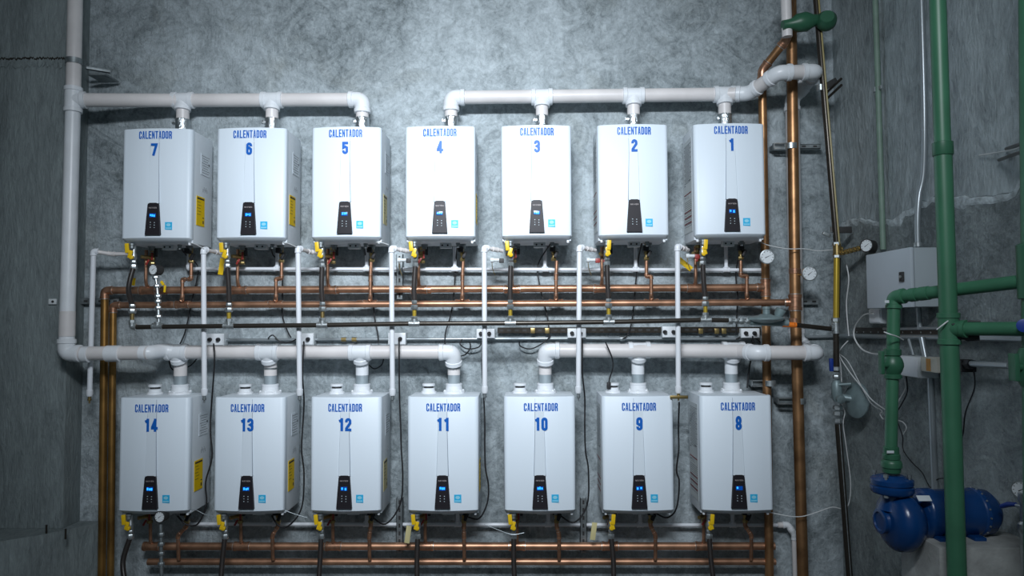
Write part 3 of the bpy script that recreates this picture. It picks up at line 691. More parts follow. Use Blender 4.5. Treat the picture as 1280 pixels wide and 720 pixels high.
# service valves on the copper branches
def service(num, lower):
    X = (XL if lower else XU)[num]; z0 = (ZL if lower else ZU)
    t = thing('service_valve', (X - .145, YC1 - .03, z0 - .13), 'small brass and red outlet valve under the %s, numbered %d' % (pos(num), num), 'valve', 'hot outlet valve sets under the heaters')
    mb = MB(); o = Vector((X - .145, YC1 - .03, z0 - .13))
    for dz, r, h in ((-.01, .018, .02), (.02, .016, .03), (.05, .019, .02), (.078, .021, .022)): hexnut(mb, o + Vector((0, 0, dz)), (0, 0, 1), r, h)
    mb.sweep([o + Vector((0, -.0, .03)), o + Vector((-.045, -.06, .03))], .012, 10); mb.build('body', 'brass', t)
    mb = MB(); mb.box(o + Vector((.012, -.03, .035)), (.012, .008, .05), .002); mb.box(o + Vector((-.012, -.04, -.005)), (.012, .010, .04), .002, Matrix.Rotation(R_(30), 3, 'Y')); mb.build('lever', 'red', t)
    MB().box(o + Vector((.03, -.02, .06)), (.018, .02, .055), .003).build('coupler', 'blackprint', t)
    ub, ua = BX[num if not lower else num - 7][1], BX[num if not lower else num - 7][0]
    xb = P(ua, 326, YC2 - .045).x if not lower else X + .11
    o2 = Vector((xb, YC2 - .045, z0 - .13))
    t2 = thing('service_valve', o2, 'black-capped brass inlet valve under the %s, numbered %d' % (pos(num), num), 'valve', 'cold inlet valve sets under the heaters')
    mb = MB()
    for dz, r, h in ((0, .018, .022), (.04, .016, .03)): hexnut(mb, o2 + Vector((0, 0, dz)), (0, 0, 1), r, h)
    mb.sweep([o2, o2 + Vector((0, 0, .12))], .011, 10); mb.build('body', 'brass', t2)
    mb = MB(); mb.box(o2 + Vector((-.008, -.03, .065)), (.035, .04, .035), .006); mb.box(o2 + Vector((.016, -.02, .03)), (.02, .03, .045), .005, Matrix.Rotation(R_(25), 3, 'Y')); mb.lathe(o2 + Vector((-.01, -.02, .10)), (0, -.4, 1), [(.018, 0), (.018, .02), (.012, .03)], 10); mb.build('cap', 'rubber', t2)
for n_ in range(1, 15): service(n_, n_ > 7)

# ================================================================ WHITE DRAIN PIPES
def cond_header(zs, lower):
    nm = 'thin white condensate pipe running behind the %s row valves' % ('lower' if lower else 'upper')
    t = thing('condensate_pipe', zs[0], nm, 'pipe'); a, b = zs
    MB().sweep([a, b], .012, 12).build('pipe', 'drain', t)
    for n_ in (range(8, 15) if lower else range(1, 8)):
        X = (XL if lower else XU)[n_] + .06; z0 = (ZL if lower else ZU); c = Vector((X, 4.735, a.z + (b.z - a.z) * (X - a.x) / (b.x - a.x)))
        if n_ in (7, 14): elbow(t, c + Vector((1, 0, 0)), c, c + Vector((0, 0, 1)), .012, 'drain', k=1.3)
        else: tee(t, c, (1, 0, 0), (0, 0, 1), .012, .012, 'drain', k=1.3, L=1.8, bl=1.8)
        MB().sweep([c, (X, 4.735, z0 - .035)], .0125, 12).build('drop_pipe', 'drain', t)
    return t
xx = XU[7] + .06
ca = Vector((xx, 4.735, P(229, 336, 4.735).z)); cbb = P(957, 337.5, 4.735)
cond_header((ca, cbb), False)
ca2 = Vector((XL[14] + .06, 4.735, P(240, 655, 4.735).z)); cb2 = P(972, 656.5, 4.735)
tc_ = cond_header((ca2, cb2), True)
run(tc_, [cb2, P(985, 656, 4.73), P(993, 668, 4.72), P(995, 730, 4.70)], .0185, 'pvc', 'pvcw', k=1.1)
DP = {0: ((117, 314), (112, 493)), 1: ((254.5, 312), (255.4, 492)), 2: ((372.5, 310.5), (374.6, 492)), 3: ((489.3, 310), (490.6, 492)), 4: ((605.3, 309.5), (606, 489)), 5: ((724.3, 309), (723, 489)), 6: ((846.8, 308), (848, 489))}
ST = {0: (162, 317.5), 1: (281, 316), 2: (397, 315.5), 3: (513, 314.5), 4: (628, 313.5), 5: (744, 313), 6: (860, 312.5)}
where = {0: 'left of heater 7, nearest the corner column', 1: 'between heaters 7 and 6', 2: 'between heaters 6 and 5', 3: 'between heaters 5 and 4', 4: 'between heaters 4 and 3', 5: 'between heaters 3 and 2', 6: 'between heaters 2 and 1'}
for k in range(7):
    (u0, v0), (u1, v1) = DP[k]; Y = 4.42 if k else 4.55
    a, b, s = P(u0, v0, Y), P(u1, v1, Y), P(*ST[k], 4.60 if k < 3 else 4.52)
    t = thing('drain_pipe', b, 'slim white vertical drain pipe, %s of seven' % ['leftmost', 'second from left', 'third from left', 'middle one', 'third from right', 'second from right', 'rightmost'][k], 'pipe', 'vertical drain pipes between the heaters')
    MB().sweep([a, b], .0158, 16).build('pipe', 'drain', t); elbow(t, s, a, b, .0158, 'drain', k=1.2, L=1.6)
    mid = a + Vector(((s - a).x * .45, (s - a).y * .8, (s - a).z)) if k < 3 else a + (s - a) * .6
    run(t, [a, mid, s], .0125, 'pvc', 'pvc', k=1.2, L=1.6, seg=12)
    mb = MB(); mb.lathe(b, (0, 0, -1), [(.0165, -.03), (.020, -.028), (.020, .0), (.0165, .012), (.013, .014)], 14); mb.build('end_socket', 'drain', t)
    mb = MB(); mb.lathe(b + Vector((0, 0, -.012)), (0, 0, -1), [(.010, 0), (.010, .015), (.012, .016), (.012, .026), (.005, .03), (.005, .045)], 10)
    if k == 6: mb.box(b + Vector((0, -.012, -.035)), (.11, .014, .02), .004)
    mb.build('bleed_cock', 'brass' if k in (0, 6) else 'galvd', t)
# little relief couplings beside heaters 4..1
for k, (u, v) in enumerate(((505, 325), (621, 325), (741, 325), (865, 320))):
    c = P(u, v, 4.52); t = thing('relief_valve', c, 'small white relief valve left of the yellow lever under the %s' % pos(4 - k), 'valve', 'relief valves under heaters 4 to 1')
    MB().lathe(c + Vector((-.04, 0, 0)), (1, 0, 0), [(.016, 0), (.016, .02), (.011, .022), (.011, .08)], 12).build('body', 'plate', t)
    MB().box(c + Vector((.03, -.01, -.005)), (.03, .02, .03), .005).build('cap', 'red' if k > 1 else 'blackprint', t)
    MB().sweep(curve_pts([c + Vector((-.03, 0, 0)), c + Vector((-.028, -.01, -.05)), c + Vector((-.01, -.01, -.10))]), .0025, 6).build('chain', 'brass', t)
# yellow tags hanging behind the hoses
TG = {6: (277, 333, 335, 0), 7: (166, 352, 0, 0), 1: (856, 330, 1, 0), 11: (510, 668, 0, 0), 9: (742, 664, 0, 0)}
for n_, (u, v, _, __) in TG.items():
    c = P(u, v, 4.6); rot = Matrix.Rotation(R_(-50 if n_ == 1 else 8), 3, 'Y')
    o = MB().box(c, (.033, .003, .11 if n_ != 7 else .05), .0008, rot).build('paper_tag', 'pale_yellow' if n_ in (11, 9) else 'yellow', None)
    tag(o, 'yellow paper tag hanging behind the gas hose of the %s' % pos(n_), 'tag', 'yellow tags behind the gas hoses')

# ================================================================ GAUGES
def gauge(c, d, r, label, stem=None, stemto=None, rim='galv', deep=.03, body='blackprint', hand=35):
    c, d = Vector(c), Vector(d).normalized(); t = thing('pressure_gauge', c, label, 'gauge', 'round white dial gauges')
    MB().lathe(c - d * deep, d, [(r * .9, 0), (r, .004), (r, deep - .002), (r * 1.06, deep), (r * 1.06, deep + .006), (r * .93, deep + .007), (r * .93, deep + .002)], 26).build('case', rim if deep < .05 else body, t)
    MB().lathe(c + d * .001, d, [(r * .92, 0), (r * .92, .003)], 26).build('dial', 'dial', t)
    x = d.cross(Vector((0, 0, 1))).normalized(); y = x.cross(d); a = R_(180 - hand); mb = MB()
    e = x * math.cos(a) + y * math.sin(a); f = x * -math.sin(a) + y * math.cos(a)
    o = c + d * .0052; w_ = r * .06
    mb.add([o - e * r * .35 + f * w_, o - e * r * .35 - f * w_, o + e * r * .62], [(0, 1, 2)])
    for k in range(-4, 5):
        q = R_(90 + k * 32); e1 = x * math.cos(q) + y * math.sin(q); f1 = x * -math.sin(q) + y * math.cos(q)
        mb.add([o + e1 * r * .7 + f1 * w_ * .6, o + e1 * r * .7 - f1 * w_ * .6, o + e1 * r * .85 - f1 * w_ * .6, o + e1 * r * .85 + f1 * w_ * .6], [(0, 1, 2, 3)])
    mb.build('needle', 'blackprint', t)
    if stemto is not None: MB().sweep([c - d * deep * .5, Vector(stemto)], .007, 10).build('stem', 'brass', t)
    return t
g = gauge(P(192, 337, 4.38), (-.28, -1, .0), .033, 'white dial gauge with black case standing between heaters 7 and 6 valves', deep=.055, stemto=P(194, 345, 4.40))
rp = [P(194, 343, 4.40), P(196, 356, 4.39), P(197.5, 372, 4.38), P(198.5, 404, YG)]
t = thing('gauge_riser', rp[-1], 'galvanised stem of fittings carrying the dial gauge left of heater 7 drop pipe', 'pipe fitting')
mb = MB(); mb.sweep(rp, .010, 12)
for (a, b) in ((0, .3), (1, .1), (1, .9), (2, .15), (2, .4), (2, .75)):
    hexnut(mb, rp[a].lerp(rp[a + 1], b), rp[a + 1] - rp[a], .019, .022)
mb.build('body', 'galv', t)
mb = MB(); q = P(203, 354, 4.36); mb.box(q, (.016, .008, .03), .002, Matrix.Rotation(R_(-35), 3, 'Y')); mb.box(P(206, 361, 4.355), (.013, .008, .045), .003, Matrix.Rotation(R_(4), 3, 'Y')); mb.build('lever', 'yellow', t)
gauge(P(200, 646, 4.38), (-.1, -1, .05), .033, 'white dial gauge low down under heater 14', deep=.05, body='blackprint')
t = thing('gauge_riser', P(203, 700, 4.38), 'dark stem of fittings under the dial gauge of heater 14', 'pipe fitting'); mb = MB(); mb.sweep([P(201, 655, 4.40), P(202, 725, 4.38)], .011, 12)
for v in (668, 680, 692, 705): hexnut(mb, P(201.5, v, 4.39), (0, 0, 1), .019, .024)
mb.build('body', 'galvd', t)
gauge(P(959, 321, 4.45), (-.05, -1, -.05), .043, 'white dial gauge in front of the left copper riser beside heater 1', deep=.028, stemto=P(958, 323, 4.62), hand=25)
gauge(P(1012, 342, 4.45), (-.05, -1, -.05), .043, 'white dial gauge right of the thick copper riser', deep=.028, stemto=P(997, 344, 4.56), hand=40)

# ================================================================ SOCKETS, CONDUITS, CABLES ON THE BACK WALL
OB = [(269, 424.5, 22, 15, 'b'), (381, 424, 22, 15, 'r'), (496, 423.5, 22, 15, 'r'), (607, 417, 23, 12, 't'), (721, 416.5, 23, 12, 't'), (837, 415, 18, 14, 't'), (938, 416.5, 23, 12, 't')]
nb = ('14', '13', '12', '11', '10', '9', '8')
for i, (u, v, w_, h_, kd) in enumerate(OB):
    c = P(u, v, 4.72); s = 4.72 / FPX
    t = thing('power_socket', c, 'white double power socket box above the %s' % pos(int(nb[i])), 'socket', 'white socket boxes between the two rows')
    MB().box(c + Vector((0, .035, 0)), (w_ * s, .07, h_ * s), .004).build('box', 'plate', t)
    MB().box(c + Vector((0, -.001, 0)), (w_ * s * .92, .006, h_ * s * .9), .002).build('face_plate', 'pvcw', t)
    mb = MB()
    for dx in (-.032, .024): mb.lathe(c + Vector((dx, -.002, 0)), (0, -1, 0), [(.014, 0), (.013, .02), (.008, .03)], 10)
    mb.split('plug', 'rubber', t)
cd = thing('conduit', P(280, 424, 4.76), 'slim pale horizontal conduit on the wall joining the socket boxes', 'conduit')
zs = [(281, 425), (392, 424.5), (507, 424), (607, 423.5), (721, 423), (949, 423.5)]
for (a, b), (c, d) in zip(zs, zs[1:]): MB().sweep([P(a, b, 4.765), P(c, d, 4.765)], .0105, 10).build('tube', 'conduit', cd)
for u in (430, 443): MB().sweep([P(u - 3, 424.3, 4.765), P(u + 3, 424.3, 4.765)], .015, 10).build('coupling', 'brass', cd)
for u in (778,): MB().sweep([P(u - 3, 423.2, 4.765), P(u + 3, 423.2, 4.765)], .016, 10).build('coupling', 'galv', cd)
def strut(a, b, w_, d_, label, holes=True, m='galvd', par=None):
    a, b = Vector(a), Vector(b); L = (b - a).length; e = (b - a).normalized(); y = Vector((0, 1, 0)); n = e.cross(y).normalized()
    t = thing('strut_channel', (a + b) / 2, label, 'channel'); mb = MB(); rot = Matrix((e, y, n)).transposed()
    c = (a + b) / 2
    mb.box(c + y * (-d_ / 2 + .0015), (L, .003, w_), 0, rot)
    for s in (-1, 1): mb.box(c + n * s * (w_ / 2 - .0015), (L, d_, .003), 0, rot)
    mb.build('channel', m, t)
    if holes:
        mb = MB(); k = max(2, int(L / .05))
        for i in range(k): mb.box(a + e * (L * (i + .5) / k) - y * (d_ / 2 + .0002), (.026, .001, .012), 0, rot)
        stuff(mb.build('slots', 'blackprint', t))
    return t
strut(P(95, 376.5, 4.77), P(150, 376.5, 4.77), .04, .03, 'short slotted metal channel on the wall behind the left copper pipes')
strut(P(500, 318, 4.74), P(500, 374, 4.74), .042, .04, 'upright slotted channel on the wall between heaters 5 and 4')
strut(P(500, 622, 4.74), P(500, 690, 4.74), .042, .04, 'upright slotted channel low on the wall right of the third lower heater')
strut(P(729, 622, 4.74), P(729, 690, 4.74), .042, .04, 'upright slotted channel low on the wall, between the two paper tags')
strut(P(622, 413, 4.77), P(950, 412, 4.77), .038, .03, 'long dark slotted channel behind the gas pipe below the upper right heaters', True, 'blackpipe')
strut(P(1000, 377, 4.77), P(1022, 377, 4.77), .04, .03, 'short slotted channel stub right of the thick copper riser')
yc = thing('cable_clips', P(668, 413, 4.74), 'yellow-brown clips on the dark channel under heaters 3 to 1', 'clips')
for u in (666, 684, 876, 896, 905): MB().box(P(u, 413.5 if u < 800 else 414, 4.74), (.03, .012, .035), .003).build('clip', 'brass', yc)
o = MB().box(P(66, 377, 4.61), (.05, .014, .036), .003); o.mi = 1; o.lathe(P(66, 377, 4.602), (0, -1, 0), [(.008, 0), (.008, .004)], 8)
tag(o.build('anchor_plate', ['plate', 'blackprint']), 'small pale square anchor plate on the concrete column left of the riser', 'plate')
# brackets of the copper risers
def clampb(u, v, uc, Y, wpx, label, rr):
    c = P(uc, v, Y); t = thing('pipe_clamp', c, label, 'bracket', 'metal clamps of the copper risers')
    a = P(u, v, 4.70)
    L = wpx * Y / FPX
    ctr = (a + P(uc, v, 4.70)) / 2
    fr = MB(); 
    fr.box(ctr + Vector((0, 0, .018)), (L, .03, .006)); fr.box(ctr - Vector((0, 0, .018)), (L, .03, .006)); fr.box(ctr - Vector((L / 2, 0, 0)), (.006, .03, .042)); fr.build('slotted_arm', 'galv', t)
    MB().box(ctr + Vector((0, .05, 0)), (L, .06, .03), .002).build('channel', 'galvd', t)
    MB().lathe(c - Vector((0, 0, .018)), (0, 0, 1), [(rr + .001, 0), (rr + .005, 0), (rr + .005, .036), (rr + .001, .036)], 20).build('strap', 'galv', t)
clampb(940, 479, 963, 4.66, 24, 'metal clamp on the left copper riser right of heater 8', .0285)
clampb(973, 501, 999, 4.575, 28, 'metal clamp on the thick copper riser beside the corner, lower one', .035)
clampb(968, 183, 989, 4.59, 24, 'metal clamp on the thick copper riser right of heater 1', .035)
strut(P(996, 184, 4.74), P(1024, 184, 4.74), .03, .05, 'short dark channel on the wall between the thick riser and the corner')
# black cables
def cable(pts, label, r=.0042, m='rubber', grp=None, cat='cable', plug=False):
    mb = MB(); q = curve_pts(pts); mb.sweep(q, r, 7)
    o = mb.build('power_cable' if m == 'rubber' else 'signal_wire', m); tag(o, label, cat, grp)
    if plug: MB().box(pts[-1], (.026, .03, .045), .006).build('plug', 'rubber', o)
    return o
UC = {7: [(222, 304), (232, 318), (247, 332), (246, 350), (240, 375), (236, 395), (231, 416), (225, 430)], 6: [(337, 300), (341, 318), (352, 332), (353, 370), (353, 395), (360, 415), (364, 422)],
      5: [(455, 300), (457, 320), (463, 330), (466, 360), (468, 395), (472, 416), (473, 428)], 4: [(572, 300), (570, 325), (567, 370), (563, 395), (557, 415), (556, 430)],
      3: [(690, 302), (675, 325), (672, 340), (677, 368), (684, 395), (687, 420)], 2: [(803, 300), (797, 330), (793, 372), (790, 400), (785, 418), (778, 424)], 1: [(928, 302), (920, 340), (922, 370), (921, 395), (920, 418)]}
for n_, pl in UC.items():
    pts = [P(u, v, (4.60 if i == 0 else 4.735) if v < 340 else 4.745) for i, (u, v) in enumerate(pl)]
    cable(pts, 'thin black cable hanging behind copper pipes from the %s' % pos(n_), .0045, grp='black cables of the upper heaters')
LC = {14: [(267, 430), (268, 456), (264, 512), (263, 540), (265, 572), (257, 603), (258, 631), (247, 655), (232, 655), (219, 641)],
      13: [(379.5, 428), (378, 466), (380, 505), (377, 560), (380, 592), (377, 635), (361, 657), (348, 657), (339, 643)],
      12: [(498.5, 426), (499.4, 494), (501, 535), (501.6, 560), (503.5, 597), (500, 631), (482, 655), (464, 645)],
      11: [(603, 428), (602.5, 458), (604.8, 497), (606, 531), (606, 560), (607, 586), (610.6, 607), (609, 629), (599, 648), (584, 646)],
      10: [(727.5, 424), (728, 466), (731, 497), (731, 531), (732, 564), (735.6, 588), (734, 631), (718, 653), (701, 645)],
      9: [(849, 503), (848, 535), (848.4, 562), (845.6, 588), (849, 603), (845.6, 635), (834, 647), (819, 641)],
      8: [(941, 420), (940, 440), (936, 465), (934, 485)]}
for n_, pl in LC.items():
    pts = [P(pl[0][0], pl[0][1], 4.69), P(pl[0][0] + .3, pl[0][1] + 3, 4.50)] + [P(u, v, 4.47 if v < 470 else 4.56) for u, v in pl[1:]]
    if n_ == 8: pts = [P(u, v, 4.69) for u, v in pl]
    if n_ == 9: pts = [P(u, v, 4.43 if v < 510 else 4.56) for u, v in pl]
    cable(pts, 'black power cable looping down from socket to the %s' % pos(n_), .0052, grp='black power cables of the lower heaters')
cable([P(757, 428, 4.50), P(765, 447, 4.50), P(766, 460, 4.55), P(762, 473, 4.6), P(761, 482, 4.62)], 'short black cable with a plug dangling onto heater 9', .0045, plug=True)
for pts, lb in (([(211, 448), (214, 460), (222, 463), (238, 457), (246, 448)], 'black loop of cable behind the vent above heater 14'),
                ([(461, 456), (468, 461), (477, 456), (480, 446)], 'black loop of cable hanging under the vent right of heater 12'),
                ([(578, 424), (575, 430), (584, 436), (598, 434), (603, 426)], 'black loop of cable left of the socket above heater 11'),
                ([(571, 446), (582, 443), (588, 434), (587, 428)], 'short black cable tail beside the vent elbow above heater 11'),
                ([(649, 427), (651, 433), (664, 436), (680, 428), (688, 420)], 'black loop of cable right of the socket above heater 11'),
                ([(335, 423), (341, 419), (350, 427), (362, 428), (370, 424)], 'black cable squiggle left of the socket above heater 13'),
                ([(920, 424), (932, 419), (945, 423), (950, 428)], 'black cable squiggle at the socket above heater 8')):
    cable([P(u, v, 4.74) for u, v in pts], lb, .0045)
# thin white sensor wires
cable([P(905, 300, 4.6), P(943, 301, 4.58), P(962, 307, 4.53), P(985, 311, 4.51), P(1005, 311, 4.50), P(1022, 313.5, 4.5), P(1043, 312, 4.5)], 'thin white wire from heater 1 across the copper risers to the gas riser', .0028, 'whitecable')
cable([P(960, 640, 4.5), P(985, 645, 4.48), P(1003, 645.5, 4.47), P(1022, 640, 4.46), P(1040, 634, 4.46), P(1056, 636, 4.46), P(1062, 625, 4.46), P(1063, 600, 4.46), P(1058, 560, 4.46), P(1054, 530, 4.46), P(1056, 515, 4.46), P(1050, 505, 4.46)], 'thin white wire drooping from heater 8 to the gas riser in the corner', .0030, 'whitecable')
for n_, (a, b) in {7: ((237, 303), (255, 311)), 6: ((354, 303), (371, 309)), 5: ((470, 303), (486, 306))}.items():
    cable([P(a[0], a[1], 4.45), P((a[0] + b[0]) / 2, (a[1] + b[1]) / 2 - 1, 4.42), P(b[0], b[1], 4.40)], 'short thin white wire at the right bottom corner of the %s' % pos(n_), .0022, 'whitecable')
for n_, pts in {14: [(236, 637), (246, 638), (256, 643), (266, 645)], 13: [(356, 638), (370, 643), (384, 647)], 10: [(605, 655), (622, 662), (640, 668), (655, 666)]}.items():
    cable([P(u, v, 4.43) for u, v in pts], 'short thin white wire hanging under the %s' % pos(n_), .0018, 'conduit')

# ================================================================ GAS REGULATOR ON THE GAS LINE
c = P(957, 401, YG)
t = thing('gas_regulator', c, 'grey diaphragm gas regulator on the end of the black gas pipe below heater 1', 'regulator')
MB().lathe(c + Vector((0, .0, .012)), (0, 0, -1), [(.03, -.03), (.045, -.022), (.10, -.012), (.112, -.004), (.112, .004), (.095, .014), (.04, .026), (.02, .028)], 28).build('diaphragm', 'regul', t)
MB().sweep([P(938, 402, YG), P(985, 404, YG)], .022, 16).build('body', 'regul', t)
MB().lathe(P(958, 394, YG - .0), (0, 0, 1), [(.022, 0), (.022, .035), (.025, .037), (.025, .052), (.018, .054)], 16).build('spring_cap', 'regul', t)
MB().lathe(P(970, 399, YG), (.5, -.2, 1), [(.015, 0), (.02, .02), (.03, .035), (.032, .065), (.027, .07)], 14).build('vent_cap', 'regul', t)
t = thing('gas_pipe', P(980, 406, YG), 'short black gas pipe with orange taped end, running to the corner riser', 'pipe')
a, b, b2 = P(978, 405.5, YG), P(992, 406, YG), P(1042, 411.5, 4.42)
MB().sweep([b, b2], .0145, 14).build('pipe', 'blackpipe', t); MB().sweep([a, b + (b2 - b) * .06], .0165, 14).build('tape_wrap', 'orange', t)
# ---------------- gas riser in the corner
t = thing('gas_riser', P(1058, 730, 4.44), 'dark gas riser with yellow middle length in the corner beside the thick copper riser', 'pipe')
g0, g1, g2, g3, g4, g5 = ext(P(1019, -15, 4.45), P(1046, 305, 4.42), 4.74), P(1046, 305, 4.42), P(1045, 410, 4.42), P(1045.5, 465, 4.42), P(1047.5, 530, 4.42), ext(P(1063, 735, 4.42), P(1047.5, 530, 4.42), 0)
MB().sweep([g0, g1], .019, 16).build('upper_pipe', 'blackpipe', t); MB().sweep([g0 + Vector((.008, -.016, 0)), g1 + Vector((.008, -.016, 0))], .0065, 8).build('yellow_glint_line', 'glint', t)  # thin yellow tube stands in for the highlight along the dark pipe
MB().sweep([g1, g2], .0175, 16).build('middle_pipe', 'yellowpipe', t); MB().sweep([g1 + Vector((.018, .012, -.05)), g2 + Vector((.018, .012, .03))], .012, 10).build('back_pipe', 'blackpipe', t)
MB().sweep([g2, g3], .0175, 16).build('pipe', 'blackpipe', t); MB().sweep([g4, g5], .019, 16).build('lower_pipe', 'blackpipe', t)
MB().sweep([g4 + Vector((.0, -.0185, 0)), g5 + Vector((.0, -.0185, 0))], .003, 6).build('front_line', 'galv', t)  # thin grey line along the front of the lower pipe
tee(t, g1 + Vector((0, 0, -.035)), (0, 0, 1), (1, .3, 0), .0175, .0145, 'brass', k=1.3, L=2, bl=1.9)
tee(t, g2, (0, 0, 1), (-1, 0, 0), .0175, .0145, 'galv', k=1.3, L=2, bl=1.9)
mb = MB()
for p, r in ((g1, .026), (g1 + Vector((0, 0, -.075)), .025), (g2 + Vector((0, 0, .05)), .026), (g3 + Vector((0, 0, .02)), .024), (g3 + Vector((0, 0, -.03)), .022), (g4 + Vector((0, 0, .10)), .028), (g4 + Vector((0, 0, .065)), .030), (g4 + Vector((0, 0, .02)), .027)): hexnut(mb, p, (0, 0, 1), r, .026)
mb.split('coupling', 'galv', t)
for (u, v) in ((1026, 110), (1043, 287)):
    c = P(u, v, 4.45); k = thing('pipe_clamp', c, 'bright clamp on the corner gas riser, ' + ('upper one near the vent loop' if v < 200 else 'just above the side gauge'), 'bracket')
    MB().lathe(c - Vector((0, 0, .018)), (0, 0, 1), [(.021, 0), (.025, 0), (.025, .036), (.021, .036)], 16).build('strap', 'galv', k)
    MB().box(c + Vector((.065, .02, .0 if v > 200 else .03)), (.10, .02, .04), .004, Matrix.Rotation(R_(0 if v > 200 else -28), 3, 'Y')).build('arm', 'blackprint', k)
    if v > 200: MB().box(c + Vector((-.05, 0, -.03)), (.05, .02, .02), .004, Matrix.Rotation(R_(25), 3, 'Y')).build('wing_bolt', 'galv', k)
sb = thing('strut_channel', P(1045, 95, 4.5), 'dark sloping channel arm fixed to the side wall beside the vent loop', 'channel')
a, b = P(1032, 117, 4.5), Vector((XR - .005, 4.25, P(1052, 98, 4.3).z))
for dz in (0, -.04): MB().sweep([a + Vector((0, 0, dz)), P(1052, 98, 4.38) + Vector((0, 0, dz))], .008, 6).build('bar', 'blackpipe', sb)
# side gauge on its arm
ga, gb = P(1049, 317, 4.42), P(1078, 309.5, 4.28)
t = thing('gauge_branch', ga, 'string of small fittings running from the gas riser to the black-cased gauge', 'pipe fitting'); mb = MB(); mb.sweep([ga, gb], .010, 10)
for k in (.15, .35, .5, .68, .85): hexnut(mb, ga.lerp(gb, k), gb - ga, .017, .02)
mb.build('body', 'brass', t)
gauge(P(1083.5, 307, 4.24), (-.95, -.62, .08), .038, 'white dial gauge with deep black case above the grey cabinet', deep=.085, body='blackprint')
# big regulator on the riser
c = P(1048, 496, 4.42)
t = thing('gas_regulator', c, 'grey round diaphragm regulator on the corner gas riser, near the floor end', 'regulator')
MB().lathe(g3 + Vector((0, 0, -.05)), (0, 0, -1), [(.018, 0), (.03, .02), (.032, .10), (.02, .13)], 16).build('body', 'regul', t)
dd = Vector((-1, -.22, .08)).normalized(); MB().lathe(P(1068, 500, 4.36) - dd * .02, dd, [(.03, -.03), (.07, -.02), (.10, -.006), (.108, 0), (.108, .008), (.09, .018), (.05, .030), (.02, .032)], 30).build('diaphragm', 'regul', t)
MB().sweep([c, P(1068, 499, 4.38)], .022, 14).build('neck', 'regul', t)
MB().lathe(P(1052, 500, 4.33), (0, -.3, -.1), [(.026, -.03), (.026, .0), (.016, .005)], 14).build('cap', 'regul', t)
MB().sweep([P(1047, 481, 4.40), P(1064, 480, 4.36)], .009, 8).build('top_bar', 'regul', t)
MB().box(P(1039, 456, 4.40), (.022, .02, .08), .006).build('blue_lever', 'bluel', t, 'dark blue lever')
exec_right = True

# ================================================================ RIGHT WALL
def wallY(u, X): return PX(u, 400, X).y
# pale green conduit
t = thing('conduit', PX(1105, 310, 2.08), 'pale green vertical conduit on the right wall ending behind the cabinet', 'conduit')
MB().sweep([ext(PX(1093.5, -20, 2.085), PX(1104, 312, 2.085), 4.74), PX(1104, 312, 2.085)], .0165, 14).build('tube', 'palegreen', t)
MB().lathe(PX(1096.5, 112, 2.085) - Vector((0, 0, .014)), (0, 0, 1), [(.018, 0), (.021, 0), (.021, .028), (.018, .028)], 14).build('clip', 'galv', t)
MB().box(PX(1096.5, 112, 2.085) + Vector((.0, -.03, 0)), (.012, .05, .02), .002).build('clip_ear', 'galv', t)
# galvanised conduit into the cabinet
t = thing('conduit', PX(1148, 305, 2.0), 'shiny galvanised conduit curving down into the top of the grey cabinet', 'conduit')
MB().sweep(curve_pts([PX(1151, -20, 2.06), PX(1153.5, 60, 2.06), PX(1155.5, 150, 2.06), PX(1154.5, 215, 2.06), PX(1149, 245, 2.04), PX(1147, 275, 2.02), PX(1147.5, 308, 2.0)], 8), .0145, 14).build('tube', 'conduit', t)
MB().lathe(PX(1147.5, 306, 2.0) - Vector((0, 0, .01)), (0, 0, 1), [(.02, 0), (.02, .02), (.015, .022)], 12).build('locknut', 'galv', t)
# grey cabinet
XF = 1.93; yf_, yn_ = PX(1083, 350, XF).y, PX(1138.5, 350, XF).y
zt_, zb_ = PX(1138.5, 308.5, XF).z, PX(1138.5, 384, XF).z
t = thing('electrical_cabinet', (2.02, (yf_ + yn_) / 2, zb_), 'pale grey steel electrical cabinet on the right wall above the green pipe elbow', 'cabinet')
MB().box(((XF + .022 + XR - .012) / 2, (yf_ + yn_) / 2, (zt_ + zb_) / 2), (XR - .012 - XF - .022, yf_ - yn_ - .006, zt_ - zb_ - .004), .006).build('body', 'boxs', t)
dr = MB().box((XF + .009, (yf_ + yn_) / 2, (zt_ + zb_) / 2), (.018, yf_ - yn_, zt_ - zb_), .005).build('door', 'box', t)
lk = PX(1128, 346, XF); mb = MB(); mb.box(lk + Vector((-.004, 0, 0)), (.010, .038, .050), .003); mb.mi = 1; mb.lathe(lk + Vector((-.009, 0, 0)), (-1, 0, 0), [(.008, 0), (.008, .004)], 10); mb.build('lock', ['blackprint', 'galv'], dr)
# small white box under it
c = PX(1096, 395, 2.0)
t = thing('junction_box', c, 'small white junction box hanging right under the grey cabinet', 'junction box'); MB().box(c + Vector((.05, 0, 0)), (.12, .14, .085), .008).build('box', 'plate', t); MB().box(c + Vector((-.012, 0, 0)), (.006, .12, .07), .002).build('lid', 'pvcw', t)
